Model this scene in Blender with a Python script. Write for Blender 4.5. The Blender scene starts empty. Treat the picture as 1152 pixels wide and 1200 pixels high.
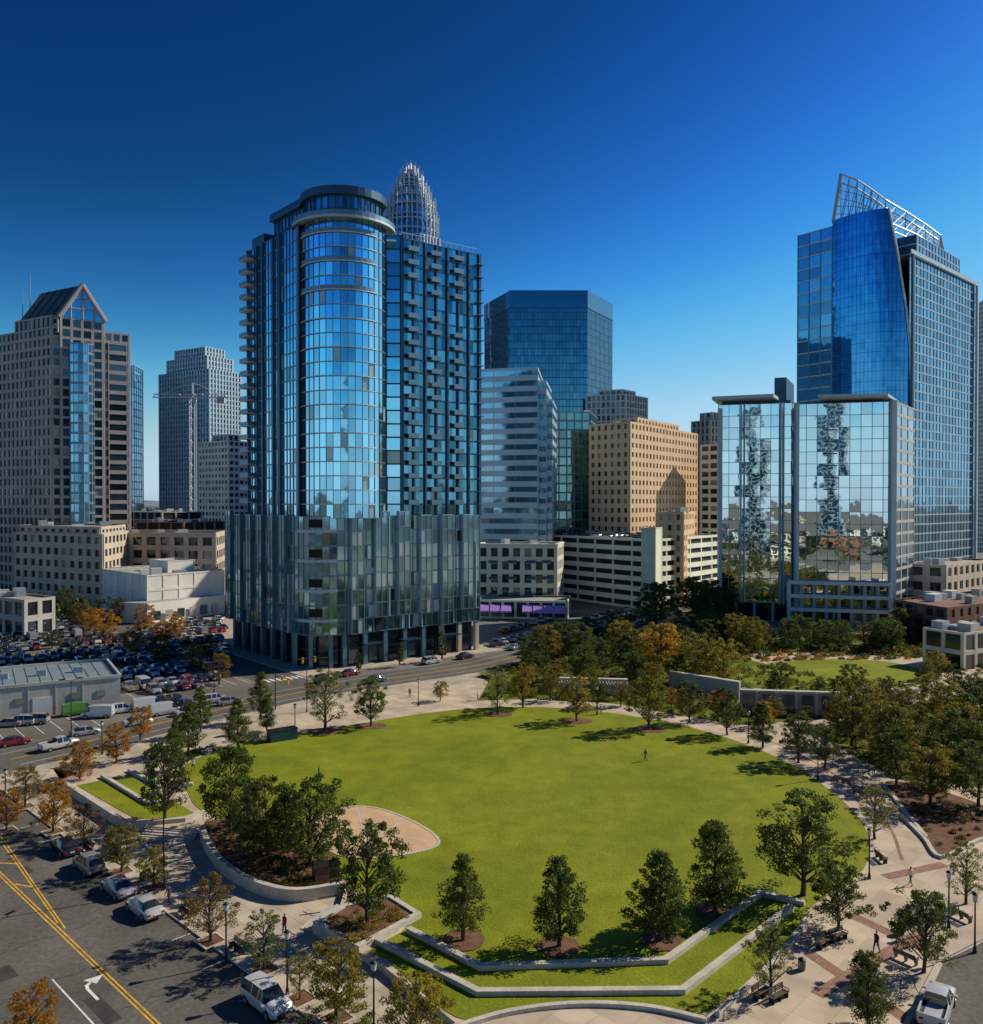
import bpy, bmesh, math, random
import numpy as np
from mathutils import Vector, Matrix
random.seed(7)
rng = np.random.default_rng(7)
SC = bpy.context.scene
# ---------------------------------------------------------------- survey helpers
EYE = 36.0            # viewpoint height above the park lawn (m)
def gp(x, y, z=0.0):  # bearing survey -> site position on the horizontal plane z
    d = (EYE - z) * 1000.0 / (y - 588.0)
    return ((x - 576.0) * d / 1000.0, d)
def at(x, d): return ((x - 576.0) * d / 1000.0, d)
def hz(y, d): return EYE + (588.0 - y) * d / 1000.0
RZ = -0.74            # road level
PZ = -0.60            # city pavement level
def V3(p, z=0.0): return Vector((p[0], p[1], z))
# ---------------------------------------------------------------- materials
def nt(name):
    m = bpy.data.materials.new(name); m.use_nodes = True
    t = m.node_tree; t.nodes.clear()
    o = t.nodes.new('ShaderNodeOutputMaterial'); b = t.nodes.new('ShaderNodeBsdfPrincipled')
    t.links.new(b.outputs[0], o.inputs[0])
    return m, t, b, o
def M(name, col, rough=.8, var=.15, scale=.5, metal=0., bump=0., bscale=3., var2=0., scale2=6., coord='pos', spec=.3):
    m, t, b, o = nt(name); L = t.links.new
    g = t.nodes.new('ShaderNodeNewGeometry') if coord == 'pos' else t.nodes.new('ShaderNodeTexCoord')
    src = g.outputs['Position'] if coord == 'pos' else g.outputs['Object']
    h = t.nodes.new('ShaderNodeHueSaturation'); h.inputs['Color'].default_value = (*col, 1)
    n = t.nodes.new('ShaderNodeTexNoise'); n.inputs['Scale'].default_value = scale; n.inputs['Detail'].default_value = 5
    L(src, n.inputs['Vector'])
    mr = t.nodes.new('ShaderNodeMapRange'); mr.inputs[1].default_value = .3; mr.inputs[2].default_value = .7
    mr.inputs[3].default_value = 1 - var; mr.inputs[4].default_value = 1 + var
    L(n.outputs['Fac'], mr.inputs[0])
    val = mr.outputs[0]
    if var2 > 0:
        n2 = t.nodes.new('ShaderNodeTexNoise'); n2.inputs['Scale'].default_value = scale2; n2.inputs['Detail'].default_value = 3
        L(src, n2.inputs['Vector'])
        m2 = t.nodes.new('ShaderNodeMapRange'); m2.inputs[1].default_value = .3; m2.inputs[2].default_value = .7
        m2.inputs[3].default_value = 1 - var2; m2.inputs[4].default_value = 1 + var2
        L(n2.outputs['Fac'], m2.inputs[0])
        mu = t.nodes.new('ShaderNodeMath'); mu.operation = 'MULTIPLY'; L(val, mu.inputs[0]); L(m2.outputs[0], mu.inputs[1]); val = mu.outputs[0]
    L(val, h.inputs['Value']); L(h.outputs[0], b.inputs['Base Color'])
    b.inputs['Roughness'].default_value = rough; b.inputs['Metallic'].default_value = metal
    b.inputs['Specular IOR Level'].default_value = spec
    if bump > 0:
        nb = t.nodes.new('ShaderNodeTexNoise'); nb.inputs['Scale'].default_value = bscale; nb.inputs['Detail'].default_value = 4
        L(src, nb.inputs['Vector'])
        bp = t.nodes.new('ShaderNodeBump'); bp.inputs['Strength'].default_value = bump; bp.inputs['Distance'].default_value = .1
        L(nb.outputs['Fac'], bp.inputs['Height']); L(bp.outputs[0], b.inputs['Normal'])
    return m
def G(name, col, var=.3, metal=.9, rough=.04, wob=.02, blind=0., bcol=(.5, .48, .42), sub=(1, 1)):
    m, t, b, o = nt(name); L = t.links.new
    uv = t.nodes.new('ShaderNodeUVMap'); uv.uv_map = 'UVMap'
    sc = t.nodes.new('ShaderNodeVectorMath'); sc.operation = 'MULTIPLY'; sc.inputs[1].default_value = (sub[0], sub[1], 1)
    L(uv.outputs[0], sc.inputs[0])
    fl = t.nodes.new('ShaderNodeVectorMath'); fl.operation = 'FLOOR'; L(sc.outputs[0], fl.inputs[0])
    wn = t.nodes.new('ShaderNodeTexWhiteNoise'); wn.noise_dimensions = '3D'; L(fl.outputs[0], wn.inputs['Vector'])
    h = t.nodes.new('ShaderNodeHueSaturation'); h.inputs['Color'].default_value = (*col, 1)
    mr = t.nodes.new('ShaderNodeMapRange'); mr.inputs[3].default_value = 1 - var; mr.inputs[4].default_value = 1 + var
    L(wn.outputs['Value'], mr.inputs[0]); L(mr.outputs[0], h.inputs['Value'])
    sp = t.nodes.new('ShaderNodeSeparateColor'); L(wn.outputs['Color'], sp.inputs[0])
    gt = t.nodes.new('ShaderNodeMath'); gt.operation = 'LESS_THAN'; gt.inputs[1].default_value = blind; L(sp.outputs[1], gt.inputs[0])
    mx = t.nodes.new('ShaderNodeMix'); mx.data_type = 'RGBA'; L(gt.outputs[0], mx.inputs[0]); L(h.outputs[0], mx.inputs[6]); mx.inputs[7].default_value = (*bcol, 1)
    L(mx.outputs[2], b.inputs['Base Color'])
    mm = t.nodes.new('ShaderNodeMath'); mm.operation = 'MULTIPLY_ADD'; mm.inputs[1].default_value = -metal * .75; mm.inputs[2].default_value = metal
    L(gt.outputs[0], mm.inputs[0]); L(mm.outputs[0], b.inputs['Metallic'])
    b.inputs['Roughness'].default_value = rough
    ge = t.nodes.new('ShaderNodeNewGeometry')
    s1 = t.nodes.new('ShaderNodeVectorMath'); s1.operation = 'SUBTRACT'; s1.inputs[1].default_value = (.5, .5, .5); L(wn.outputs['Color'], s1.inputs[0])
    s2 = t.nodes.new('ShaderNodeVectorMath'); s2.operation = 'SCALE'; s2.inputs['Scale'].default_value = wob; L(s1.outputs[0], s2.inputs[0])
    nn = t.nodes.new('ShaderNodeTexNoise'); nn.inputs['Scale'].default_value = .35; L(ge.outputs['Position'], nn.inputs['Vector'])
    s3 = t.nodes.new('ShaderNodeVectorMath'); s3.operation = 'SUBTRACT'; s3.inputs[1].default_value = (.5, .5, .5); L(nn.outputs['Color'], s3.inputs[0])
    s4 = t.nodes.new('ShaderNodeVectorMath'); s4.operation = 'SCALE'; s4.inputs['Scale'].default_value = wob * 1.2; L(s3.outputs[0], s4.inputs[0])
    a1 = t.nodes.new('ShaderNodeVectorMath'); a1.operation = 'ADD'; L(ge.outputs['Normal'], a1.inputs[0]); L(s2.outputs[0], a1.inputs[1])
    a2 = t.nodes.new('ShaderNodeVectorMath'); a2.operation = 'ADD'; L(a1.outputs[0], a2.inputs[0]); L(s4.outputs[0], a2.inputs[1])
    no = t.nodes.new('ShaderNodeVectorMath'); no.operation = 'NORMALIZE'; L(a2.outputs[0], no.inputs[0]); L(no.outputs[0], b.inputs['Normal'])
    return m
def FOL(name, c1, c2, trans=.42):
    m, t, b, o = nt(name); L = t.links.new
    tc = t.nodes.new('ShaderNodeTexCoord'); oi = t.nodes.new('ShaderNodeObjectInfo')
    n = t.nodes.new('ShaderNodeTexNoise'); n.inputs['Scale'].default_value = 1.1; n.inputs['Detail'].default_value = 3
    L(tc.outputs['Object'], n.inputs['Vector'])
    ad = t.nodes.new('ShaderNodeMath'); ad.operation = 'MULTIPLY_ADD'; ad.inputs[1].default_value = .4; L(oi.outputs['Random'], ad.inputs[0]); L(n.outputs['Fac'], ad.inputs[2])
    mr = t.nodes.new('ShaderNodeMapRange'); mr.inputs[1].default_value = .4; mr.inputs[2].default_value = .95; L(ad.outputs[0], mr.inputs[0])
    mx = t.nodes.new('ShaderNodeMix'); mx.data_type = 'RGBA'; mx.inputs[6].default_value = (*c1, 1); mx.inputs[7].default_value = (*c2, 1); L(mr.outputs[0], mx.inputs[0])
    L(mx.outputs[2], b.inputs['Base Color']); b.inputs['Roughness'].default_value = .5; b.inputs['Specular IOR Level'].default_value = .3
    tr = t.nodes.new('ShaderNodeBsdfTranslucent'); L(mx.outputs[2], tr.inputs[0])
    ms = t.nodes.new('ShaderNodeMixShader'); ms.inputs[0].default_value = trans
    L(b.outputs[0], ms.inputs[1]); L(tr.outputs[0], ms.inputs[2]); L(ms.outputs[0], o.inputs[0])
    return m
def PAVE(name, col, cell, rot=.77, joint=.55, var=.12):
    m, t, b, o = nt(name); L = t.links.new
    g = t.nodes.new('ShaderNodeNewGeometry'); mp = t.nodes.new('ShaderNodeMapping'); mp.inputs['Rotation'].default_value = (0, 0, rot)
    L(g.outputs['Position'], mp.inputs[0])
    br = t.nodes.new('ShaderNodeTexBrick'); br.offset = 0.0; br.inputs['Scale'].default_value = 1.0
    br.inputs['Brick Width'].default_value = cell; br.inputs['Row Height'].default_value = cell; br.inputs['Mortar Size'].default_value = .02
    br.inputs['Color1'].default_value = (*[c * (1 + var) for c in col], 1); br.inputs['Color2'].default_value = (*[c * (1 - var) for c in col], 1)
    br.inputs['Mortar'].default_value = (*[c * joint for c in col], 1); L(mp.outputs[0], br.inputs['Vector'])
    n = t.nodes.new('ShaderNodeTexNoise'); n.inputs['Scale'].default_value = .35; n.inputs['Detail'].default_value = 8; L(g.outputs['Position'], n.inputs['Vector'])
    mr = t.nodes.new('ShaderNodeMapRange'); mr.inputs[1].default_value = .3; mr.inputs[2].default_value = .7; mr.inputs[3].default_value = .8; mr.inputs[4].default_value = 1.15; L(n.outputs['Fac'], mr.inputs[0])
    h = t.nodes.new('ShaderNodeHueSaturation'); L(br.outputs['Color'], h.inputs['Color']); L(mr.outputs[0], h.inputs['Value']); L(h.outputs[0], b.inputs['Base Color'])
    b.inputs['Roughness'].default_value = .85; b.inputs['Specular IOR Level'].default_value = .2
    return m

m_ground = M('city_ground', (.17, .16, .135), .95, .3, .05, var2=.2, scale2=1.)
m_asph = M('asphalt', (.115, .106, .088), .9, .25, .12, var2=.22, scale2=2.5, bump=.2, bscale=20)
m_lot = M('parking_asphalt', (.14, .13, .11), .9, .25, .1, var2=.15, scale2=1.5)
m_walk = PAVE('sidewalk_concrete', (.45, .375, .28), 1.8)
m_plaza = PAVE('plaza_paving', (.52, .415, .30), 2.4, joint=.7)
m_brick = PAVE('brick_paving', (.30, .17, .12), .6)
m_conc = M('concrete', (.44, .40, .33), .85, .15, .6, var2=.1, scale2=4.)
m_stone = M('seat_wall_stone', (.50, .46, .38), .85, .15, .8, var2=.15, scale2=5.)
m_mulch = M('mulch', (.17, .085, .045), .95, .3, 1.2, var2=.3, scale2=9., bump=.8, bscale=14)
m_sand = M('sandy_paving', (.58, .38, .21), .9, .12, .4, var2=.1, scale2=7)
m_yel = M('yellow_paint', (.68, .37, .03), .7, .3, 2., var2=.25, scale2=9)
m_wht = M('white_paint', (.76, .74, .69), .7, .2, 2., var2=.2, scale2=9)
m_black = M('black_metal', (.02, .02, .022), .45, .1, 1.)
m_steel = M('galvanised_steel', (.38, .42, .45), .45, .1, 1., metal=.4)
m_roofg = M('roof_membrane', (.32, .31, .28), .9, .2, .15, var2=.1, scale2=1.)
m_roofd = M('roof_gravel', (.16, .15, .14), .9, .2, .15)
m_frd = M('dark_frame', (.04, .09, .14), .35, .1, .3, metal=.6)
m_frm = M('mid_frame', (.14, .24, .30), .35, .1, .3, metal=.5)
m_frl = M('light_frame', (.40, .49, .54), .45, .1, .3, metal=.2)
m_slab = M('white_slab', (.60, .60, .58), .7, .06, .3)
m_granite = M('grey_granite', (.38, .33, .31), .7, .12, .15, var2=.05, scale2=1.)
m_lime = M('limestone', (.50, .42, .33), .8, .12, .15, var2=.06, scale2=1.)
m_tan = M('tan_masonry', (.62, .44, .27), .85, .1, .12, var2=.06, scale2=1.2)
m_whc = M('white_concrete', (.68, .66, .60), .8, .1, .12, var2=.05, scale2=1.)
m_cream = M('cream_stucco', (.66, .59, .46), .85, .08, .12)
m_grey = M('grey_concrete', (.40, .39, .36), .85, .12, .12)
m_brown = M('brown_brick', (.24, .11, .07), .9, .2, .3)
m_deck = M('deck_concrete', (.68, .68, .54), .85, .1, .1, var2=.08, scale2=.7)
m_void = M('shaded_interior', (.02, .022, .025), .9, .2, .3)  # flat near-black; shade of open floors put into the colour, also podium panels
m_green = M('weathered_copper', (.08, .14, .15), .5, .15, .3, metal=.4)
m_purple = M('purple_canvas', (.42, .22, .60), .8, .1, 2.)
m_wall = M('warehouse_wall', (.44, .42, .37), .9, .12, .3, var2=.1, scale2=2.)
m_blueroof = M('standing_seam_roof', (.20, .25, .27), .5, .12, .2)
m_bark = M('bark', (.085, .06, .045), .95, .3, 3., coord='obj')
m_water = M('water_sheet', (.10, .12, .12), .15, .3, 3., spec=.8)

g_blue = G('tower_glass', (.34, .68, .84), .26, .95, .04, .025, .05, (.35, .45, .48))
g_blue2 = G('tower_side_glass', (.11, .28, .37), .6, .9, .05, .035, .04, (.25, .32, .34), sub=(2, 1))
g_pod = G('podium_glass', (.24, .44, .52), .38, .88, .06, .022, .05, (.42, .48, .50))
g_oct = G('dark_teal_glass', (.10, .26, .36), .16, .92, .06, .012)
g_str = G('pale_blue_glass', (.28, .44, .54), .2, .9, .06, .02)
g_mir = G('mirror_glass', (.68, .80, .82), .10, 1., .015, .014)
g_deep = G('deep_blue_glass', (.10, .34, .58), .10, .97, .03, .012, sub=(2, 1))
g_side = G('slate_glass', (.17, .36, .49), .30, .9, .05, .02)
g_dark = G('dark_window', (.06, .08, .095), .6, .7, .08, .03, .12, (.28, .26, .22))
g_green = G('green_glass', (.20, .34, .34), .3, .88, .05, .03)

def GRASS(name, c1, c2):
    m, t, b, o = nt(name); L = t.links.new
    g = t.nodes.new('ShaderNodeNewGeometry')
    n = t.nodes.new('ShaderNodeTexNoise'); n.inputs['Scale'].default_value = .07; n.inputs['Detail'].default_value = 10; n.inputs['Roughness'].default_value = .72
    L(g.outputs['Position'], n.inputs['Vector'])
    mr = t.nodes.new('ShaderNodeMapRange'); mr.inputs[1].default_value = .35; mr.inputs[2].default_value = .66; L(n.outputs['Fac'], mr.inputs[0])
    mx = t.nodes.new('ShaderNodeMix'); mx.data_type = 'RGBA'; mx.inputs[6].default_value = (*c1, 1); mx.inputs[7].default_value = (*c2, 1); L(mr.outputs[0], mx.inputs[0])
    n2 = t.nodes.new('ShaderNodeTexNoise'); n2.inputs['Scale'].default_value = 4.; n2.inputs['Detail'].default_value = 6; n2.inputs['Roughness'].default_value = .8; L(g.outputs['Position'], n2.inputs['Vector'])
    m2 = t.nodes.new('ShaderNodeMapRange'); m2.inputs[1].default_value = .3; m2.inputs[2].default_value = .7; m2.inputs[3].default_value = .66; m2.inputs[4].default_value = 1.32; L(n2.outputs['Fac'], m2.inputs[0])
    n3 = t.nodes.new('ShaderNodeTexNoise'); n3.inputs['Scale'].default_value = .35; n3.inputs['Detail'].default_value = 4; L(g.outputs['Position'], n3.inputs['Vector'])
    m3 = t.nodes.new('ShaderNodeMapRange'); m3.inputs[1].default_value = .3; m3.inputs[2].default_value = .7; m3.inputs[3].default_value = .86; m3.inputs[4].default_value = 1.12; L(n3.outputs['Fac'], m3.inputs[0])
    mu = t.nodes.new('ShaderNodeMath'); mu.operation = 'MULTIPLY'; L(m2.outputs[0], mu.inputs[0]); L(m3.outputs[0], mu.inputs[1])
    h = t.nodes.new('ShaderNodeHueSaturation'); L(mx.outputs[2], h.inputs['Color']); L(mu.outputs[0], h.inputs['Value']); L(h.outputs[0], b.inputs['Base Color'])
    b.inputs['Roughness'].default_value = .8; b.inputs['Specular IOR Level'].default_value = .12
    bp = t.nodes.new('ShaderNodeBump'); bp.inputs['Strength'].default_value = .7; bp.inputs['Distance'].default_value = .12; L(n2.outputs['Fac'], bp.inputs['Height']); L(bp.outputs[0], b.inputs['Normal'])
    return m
m_grass = GRASS('lawn_grass', (.155, .195, .010), (.25, .265, .016))
m_grass2 = GRASS('bed_grass', (.08, .11, .012), (.17, .20, .02))  # darker green and mulch tone of the planting beds
f_green = FOL('oak_leaves', (.052, .088, .012), (.14, .17, .024))
f_dark = FOL('dark_leaves', (.038, .066, .014), (.095, .12, .022))
f_lime = FOL('pale_leaves', (.13, .16, .03), (.26, .25, .06))
f_orange = FOL('autumn_leaves', (.34, .14, .012), (.50, .28, .02))
f_rust = FOL('rust_leaves', (.16, .10, .02), (.30, .19, .035))
f_olive = FOL('turning_leaves', (.11, .125, .015), (.34, .25, .022))
f_far = FOL('hazy_leaves', (.07, .10, .09), (.10, .13, .11), .2)  # distance haze mixed into the leaf colour of far trees

# ---------------------------------------------------------------- mesh builder
class MB:
    def __init__(s): s.v = []; s.f = []; s.m = []; s.uv = []; s.mats = []
    def mi(s, mat):
        if mat not in s.mats: s.mats.append(mat)
        return s.mats.index(mat)
    def face(s, pts, mat, uv=None):
        n = len(s.v); k = len(pts)
        s.v.extend([tuple(p) for p in pts]); s.f.append(tuple(range(n, n + k))); s.m.append(s.mi(mat))
        s.uv.extend(uv if uv else [(.5, .5)] * k)
    def par(s, o, a, b, c, mat, skip=()):
        o = Vector(o); a = Vector(a); b = Vector(b); c = Vector(c)
        if a.cross(b).dot(c) < 0: a, b = b, a
        p = [o, o + a, o + a + b, o + b, o + c, o + a + c, o + a + b + c, o + b + c]
        for i, q in enumerate(((0, 3, 2, 1), (4, 5, 6, 7), (0, 1, 5, 4), (1, 2, 6, 5), (2, 3, 7, 6), (3, 0, 4, 7))):
            if i in skip: continue
            s.face([p[j] for j in q], mat)
    def box(s, c, sz, mat, rot=0.):
        R = Matrix.Rotation(rot, 3, 'Z'); a = R @ Vector((sz[0], 0, 0)); b = R @ Vector((0, sz[1], 0)); u = Vector((0, 0, sz[2]))
        s.par(Vector(c) - a / 2 - b / 2 - u / 2, a, b, u, mat)
    def prism(s, poly, z0, z1, mat, top=None, bottom=False):
        n = len(poly)
        for i in range(n):
            p, q = poly[i], poly[(i + 1) % n]
            s.face([(p[0], p[1], z0), (q[0], q[1], z0), (q[0], q[1], z1), (p[0], p[1], z1)], mat)
        s.face([(p[0], p[1], z1) for p in poly], top or mat)
        if bottom: s.face([(p[0], p[1], z0) for p in reversed(poly)], mat)
    def tube(s, p, q, r0, r1, n, mat, cap=False):
        p = Vector(p); q = Vector(q); d = (q - p).normalized()
        x = d.orthogonal().normalized(); y = d.cross(x)
        A = []; B = []
        for i in range(n):
            a = 2 * math.pi * i / n; w = x * math.cos(a) + y * math.sin(a)
            A.append(p + w * r0); B.append(q + w * r1)
        for i in range(n):
            j = (i + 1) % n; s.face([A[i], A[j], B[j], B[i]], mat)
        if cap: s.face(B, mat); s.face(A[::-1], mat)
    def strip(s, pts, w, z0, z1, mat, off=0., closed=False, sides=True):
        P = [Vector((p[0], p[1])) for p in pts]; n = len(P); Lf = []; Rt = []
        for i in range(n):
            if closed: a, b = P[i - 1], P[(i + 1) % n]; d1 = (P[i] - a).normalized(); d2 = (b - P[i]).normalized()
            else:
                d1 = (P[i] - P[i - 1]).normalized() if i > 0 else (P[1] - P[0]).normalized()
                d2 = (P[i + 1] - P[i]).normalized() if i < n - 1 else d1
            n1 = Vector((-d1.y, d1.x)); n2 = Vector((-d2.y, d2.x)); m = (n1 + n2)
            m = m.normalized() if m.length > 1e-6 else n1
            k = 1 / max(.35, m.dot(n1))
            Lf.append(P[i] + m * (off + w / 2) * k); Rt.append(P[i] + m * (off - w / 2) * k)
        R = range(n) if closed else range(n - 1)
        for i in R:
            j = (i + 1) % n; a, b, c, d = Rt[i], Rt[j], Lf[j], Lf[i]
            s.face([(a.x, a.y, z1), (b.x, b.y, z1), (c.x, c.y, z1), (d.x, d.y, z1)], mat)
            if sides and z1 - z0 > .005:
                s.face([(a.x, a.y, z0), (b.x, b.y, z0), (b.x, b.y, z1), (a.x, a.y, z1)], mat)
                s.face([(c.x, c.y, z0), (d.x, d.y, z0), (d.x, d.y, z1), (c.x, c.y, z1)], mat)
        if sides and not closed and z1 - z0 > .005:
            for a, b in ((Lf[0], Rt[0]), (Rt[-1], Lf[-1])):
                s.face([(a.x, a.y, z0), (b.x, b.y, z0), (b.x, b.y, z1), (a.x, a.y, z1)], mat)
        return Lf, Rt
    def mesh(s, name, merge=False, smooth=False):
        me = bpy.data.meshes.new(name); me.from_pydata(s.v, [], s.f)
        for m in s.mats: me.materials.append(m)
        me.polygons.foreach_set('material_index', s.m)
        uvl = me.uv_layers.new(name='UVMap'); uvl.data.foreach_set('uv', np.array(s.uv, dtype=np.float32).ravel())
        if merge:
            bm = bmesh.new(); bm.from_mesh(me); bmesh.ops.remove_doubles(bm, verts=bm.verts, dist=.0005)
            bmesh.ops.recalc_face_normals(bm, faces=bm.faces); bm.to_mesh(me); bm.free()
        if smooth:
            me.shade_smooth(); me.set_sharp_from_angle(angle=.55)
        me.update(); return me
    def obj(s, name, **k): return add(name, s.mesh(name, **k))
def add(name, me, loc=(0, 0, 0), rot=0., sc=1., color=None):
    o = bpy.data.objects.new(name, me); SC.collection.objects.link(o)
    o.location = loc; o.rotation_euler = (0, 0, rot); o.scale = (sc, sc, sc) if not hasattr(sc, '__len__') else sc
    if color: o.color = (*color, 1)
    return o
def cat(pts, k=6, closed=False):
    P = [Vector(p) for p in pts]; n = len(P); out = []
    rngi = range(n) if closed else range(n - 1)
    for i in rngi:
        p1, p2 = P[i], P[(i + 1) % n]
        p0 = P[i - 1] if (closed or i > 0) else p1 * 2 - p2
        p3 = P[(i + 2) % n] if (closed or i < n - 2) else p2 * 2 - p1
        for j in range(k):
            t = j / k
            out.append(.5 * ((2 * p1) + (p2 - p0) * t + (2 * p0 - 5 * p1 + 4 * p2 - p3) * t * t + (3 * p1 - p0 - 3 * p2 + p3) * t ** 3))
    if not closed: out.append(P[-1])
    return [(p.x, p.y) for p in out]
def ccw(poly):
    a = sum(poly[i - 1][0] * poly[i][1] - poly[i][0] * poly[i - 1][1] for i in range(len(poly)))
    return list(poly) if a > 0 else list(poly)[::-1]
def inside(p, poly):
    x, y = p; c = False; n = len(poly)
    for i in range(n):
        x1, y1 = poly[i]; x2, y2 = poly[i - 1]
        if (y1 > y) != (y2 > y) and x < (x2 - x1) * (y - y1) / (y2 - y1) + x1: c = not c
    return c

# ---------------------------------------------------------------- facades
def facade(mb, p0, p1, z0, z1, sty, nf=None, nb=None):
    p0 = V3(p0); p1 = V3(p1); d = p1 - p0; L = d.length
    if L < .05: return
    t = d / L; n = Vector((t.y, -t.x, 0))
    nf = nf or max(1, round((z1 - z0) / sty['fh'])); nb = nb or max(1, round(L / sty['bw']))
    ru = random.randint(0, 500); rv = random.randint(0, 500)
    up = Vector((0, 0, 1))
    mb.face([p0 + up * z0, p1 + up * z0, p1 + up * z1, p0 + up * z1], sty['glass'], [(ru, rv), (ru + nb, rv), (ru + nb, rv + nf), (ru, rv + nf)])
    dep = sty.get('dep', .25); sp = sty.get('span', .8); fh = (z1 - z0) / nf; pd = sty.get('pdep', dep + .03); pw = sty.get('pier', .3)
    e = dep * .9 if L > 3 else 0.
    sm = sty.get('smat', sty['frame'])
    if sp > 0:
        for i in range(nf + 1):
            a = max(z0, z0 + i * fh - sp / 2); b = min(z1, z0 + i * fh + sp / 2)
            if i == nf: b = z1 + .012
            mb.par(p0 - t * e + up * a, t * (L + 2 * e), n * dep, up * (b - a), sm)
    if pw > 0:
        e = (pd - .006) if L > 3 else 0.
        for j in range(nb + 1):
            c = L * j / nb; a = max(0, c - pw / 2); b = min(L, c + pw / 2)
            if j == 0: a -= e
            if j == nb: b += e
            mb.par(p0 + t * a + up * z0, t * (b - a), n * pd, up * (z1 - z0 + .03), sty['frame'])
    for (f0, f1, mat, dp) in sty.get('strips', ()):
        mb.par(p0 + t * L * f0 + up * z0, t * L * (f1 - f0), n * dp, up * (z1 - z0 + .05), mat)
def bldg(name, poly, z0, z1, sty, roof=None, styles=None, mb=None, finish=True):
    mb = mb or MB()
    for i in range(len(poly)):
        s = (styles or {}).get(i, sty)
        facade(mb, poly[i], poly[(i + 1) % len(poly)], z0, z1, s)
    mb.face([(p[0], p[1], z1 - .55) for p in poly], roof or m_roofg)
    if finish: return mb.obj(name)
    return mb
def quad(xl, dl, xc, dc, xr, dr):
    l, c, r = at(xl, dl), at(xc, dc), at(xr, dr)
    return [l, c, r, (l[0] + r[0] - c[0], l[1] + r[1] - c[1])]
def shrinkp(poly, k, dx=0, dy=0):
    cx = sum(p[0] for p in poly) / len(poly) + dx; cy = sum(p[1] for p in poly) / len(poly) + dy
    return [(cx + (p[0] - cx) * k, cy + (p[1] - cy) * k) for p in poly]
def units(mb, poly, z, n, rot=.6):
    q = shrinkp(poly, .8)
    for _ in range(n):
        a, b = random.random(), random.random()
        x = q[0][0] * (1 - a) * (1 - b) + q[1][0] * a * (1 - b) + q[2][0] * a * b + q[3][0] * (1 - a) * b
        y = q[0][1] * (1 - a) * (1 - b) + q[1][1] * a * (1 - b) + q[2][1] * a * b + q[3][1] * (1 - a) * b
        h = random.uniform(.9, 2.4)
        mb.box((x, y, z - .55 + h / 2), (random.uniform(1.5, 4), random.uniform(1.5, 3), h), random.choice([m_grey, m_slab, m_steel]), rot)

S_granite = dict(fh=3.9, bw=3.0, glass=g_dark, frame=m_granite, pier=.9, span=1.3, dep=.35)
S_lime = dict(fh=4.6, bw=4.6, glass=g_dark, frame=m_lime, pier=2.0, span=1.9, dep=.5)
S_tan = dict(fh=3.5, bw=3.3, glass=g_dark, frame=m_tan, pier=1.75, span=1.7, dep=.45)
S_white = dict(fh=3.5, bw=3.2, glass=g_dark, frame=m_whc, pier=.9, span=1.5, dep=.4)
S_greyv = dict(fh=3.4, bw=3.0, glass=g_dark, frame=m_grey, pier=1.1, span=.8, dep=.4, pdep=.7)
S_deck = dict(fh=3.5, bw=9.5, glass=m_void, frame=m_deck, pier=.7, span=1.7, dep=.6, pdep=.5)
S_cream = dict(fh=4.4, bw=3.6, glass=g_dark, frame=m_cream, pier=1.5, span=1.5, dep=.4)
S_oct = dict(fh=3.7, bw=1.8, glass=g_oct, frame=m_frd, pier=.14, span=.35, dep=.08)
S_str = dict(fh=3.9, bw=9, glass=g_str, frame=m_frl, pier=.10, span=2.0, dep=.12, smat=M('pale_spandrel', (.52, .62, .66), .3, .08, .2, metal=.3))
S_green = dict(fh=3.6, bw=3.0, glass=g_green, frame=m_frm, pier=.5, span=.7, dep=.25)
S_mir = dict(fh=3.45, bw=2.9, glass=g_mir, frame=m_frm, pier=.16, span=.16, dep=.1)
S_side = dict(fh=5.0, bw=4.6, glass=g_side, frame=m_frd, pier=.14, span=.7, dep=.2, smat=m_frl)
S_panel = dict(fh=6.5, bw=7.5, glass=g_side, frame=m_frm, pier=.6, span=.7, dep=.25, smat=m_frl)
S_plain = dict(fh=30, bw=9, glass=m_wall, frame=m_wall, pier=.3, span=.5, dep=.1)

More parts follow.
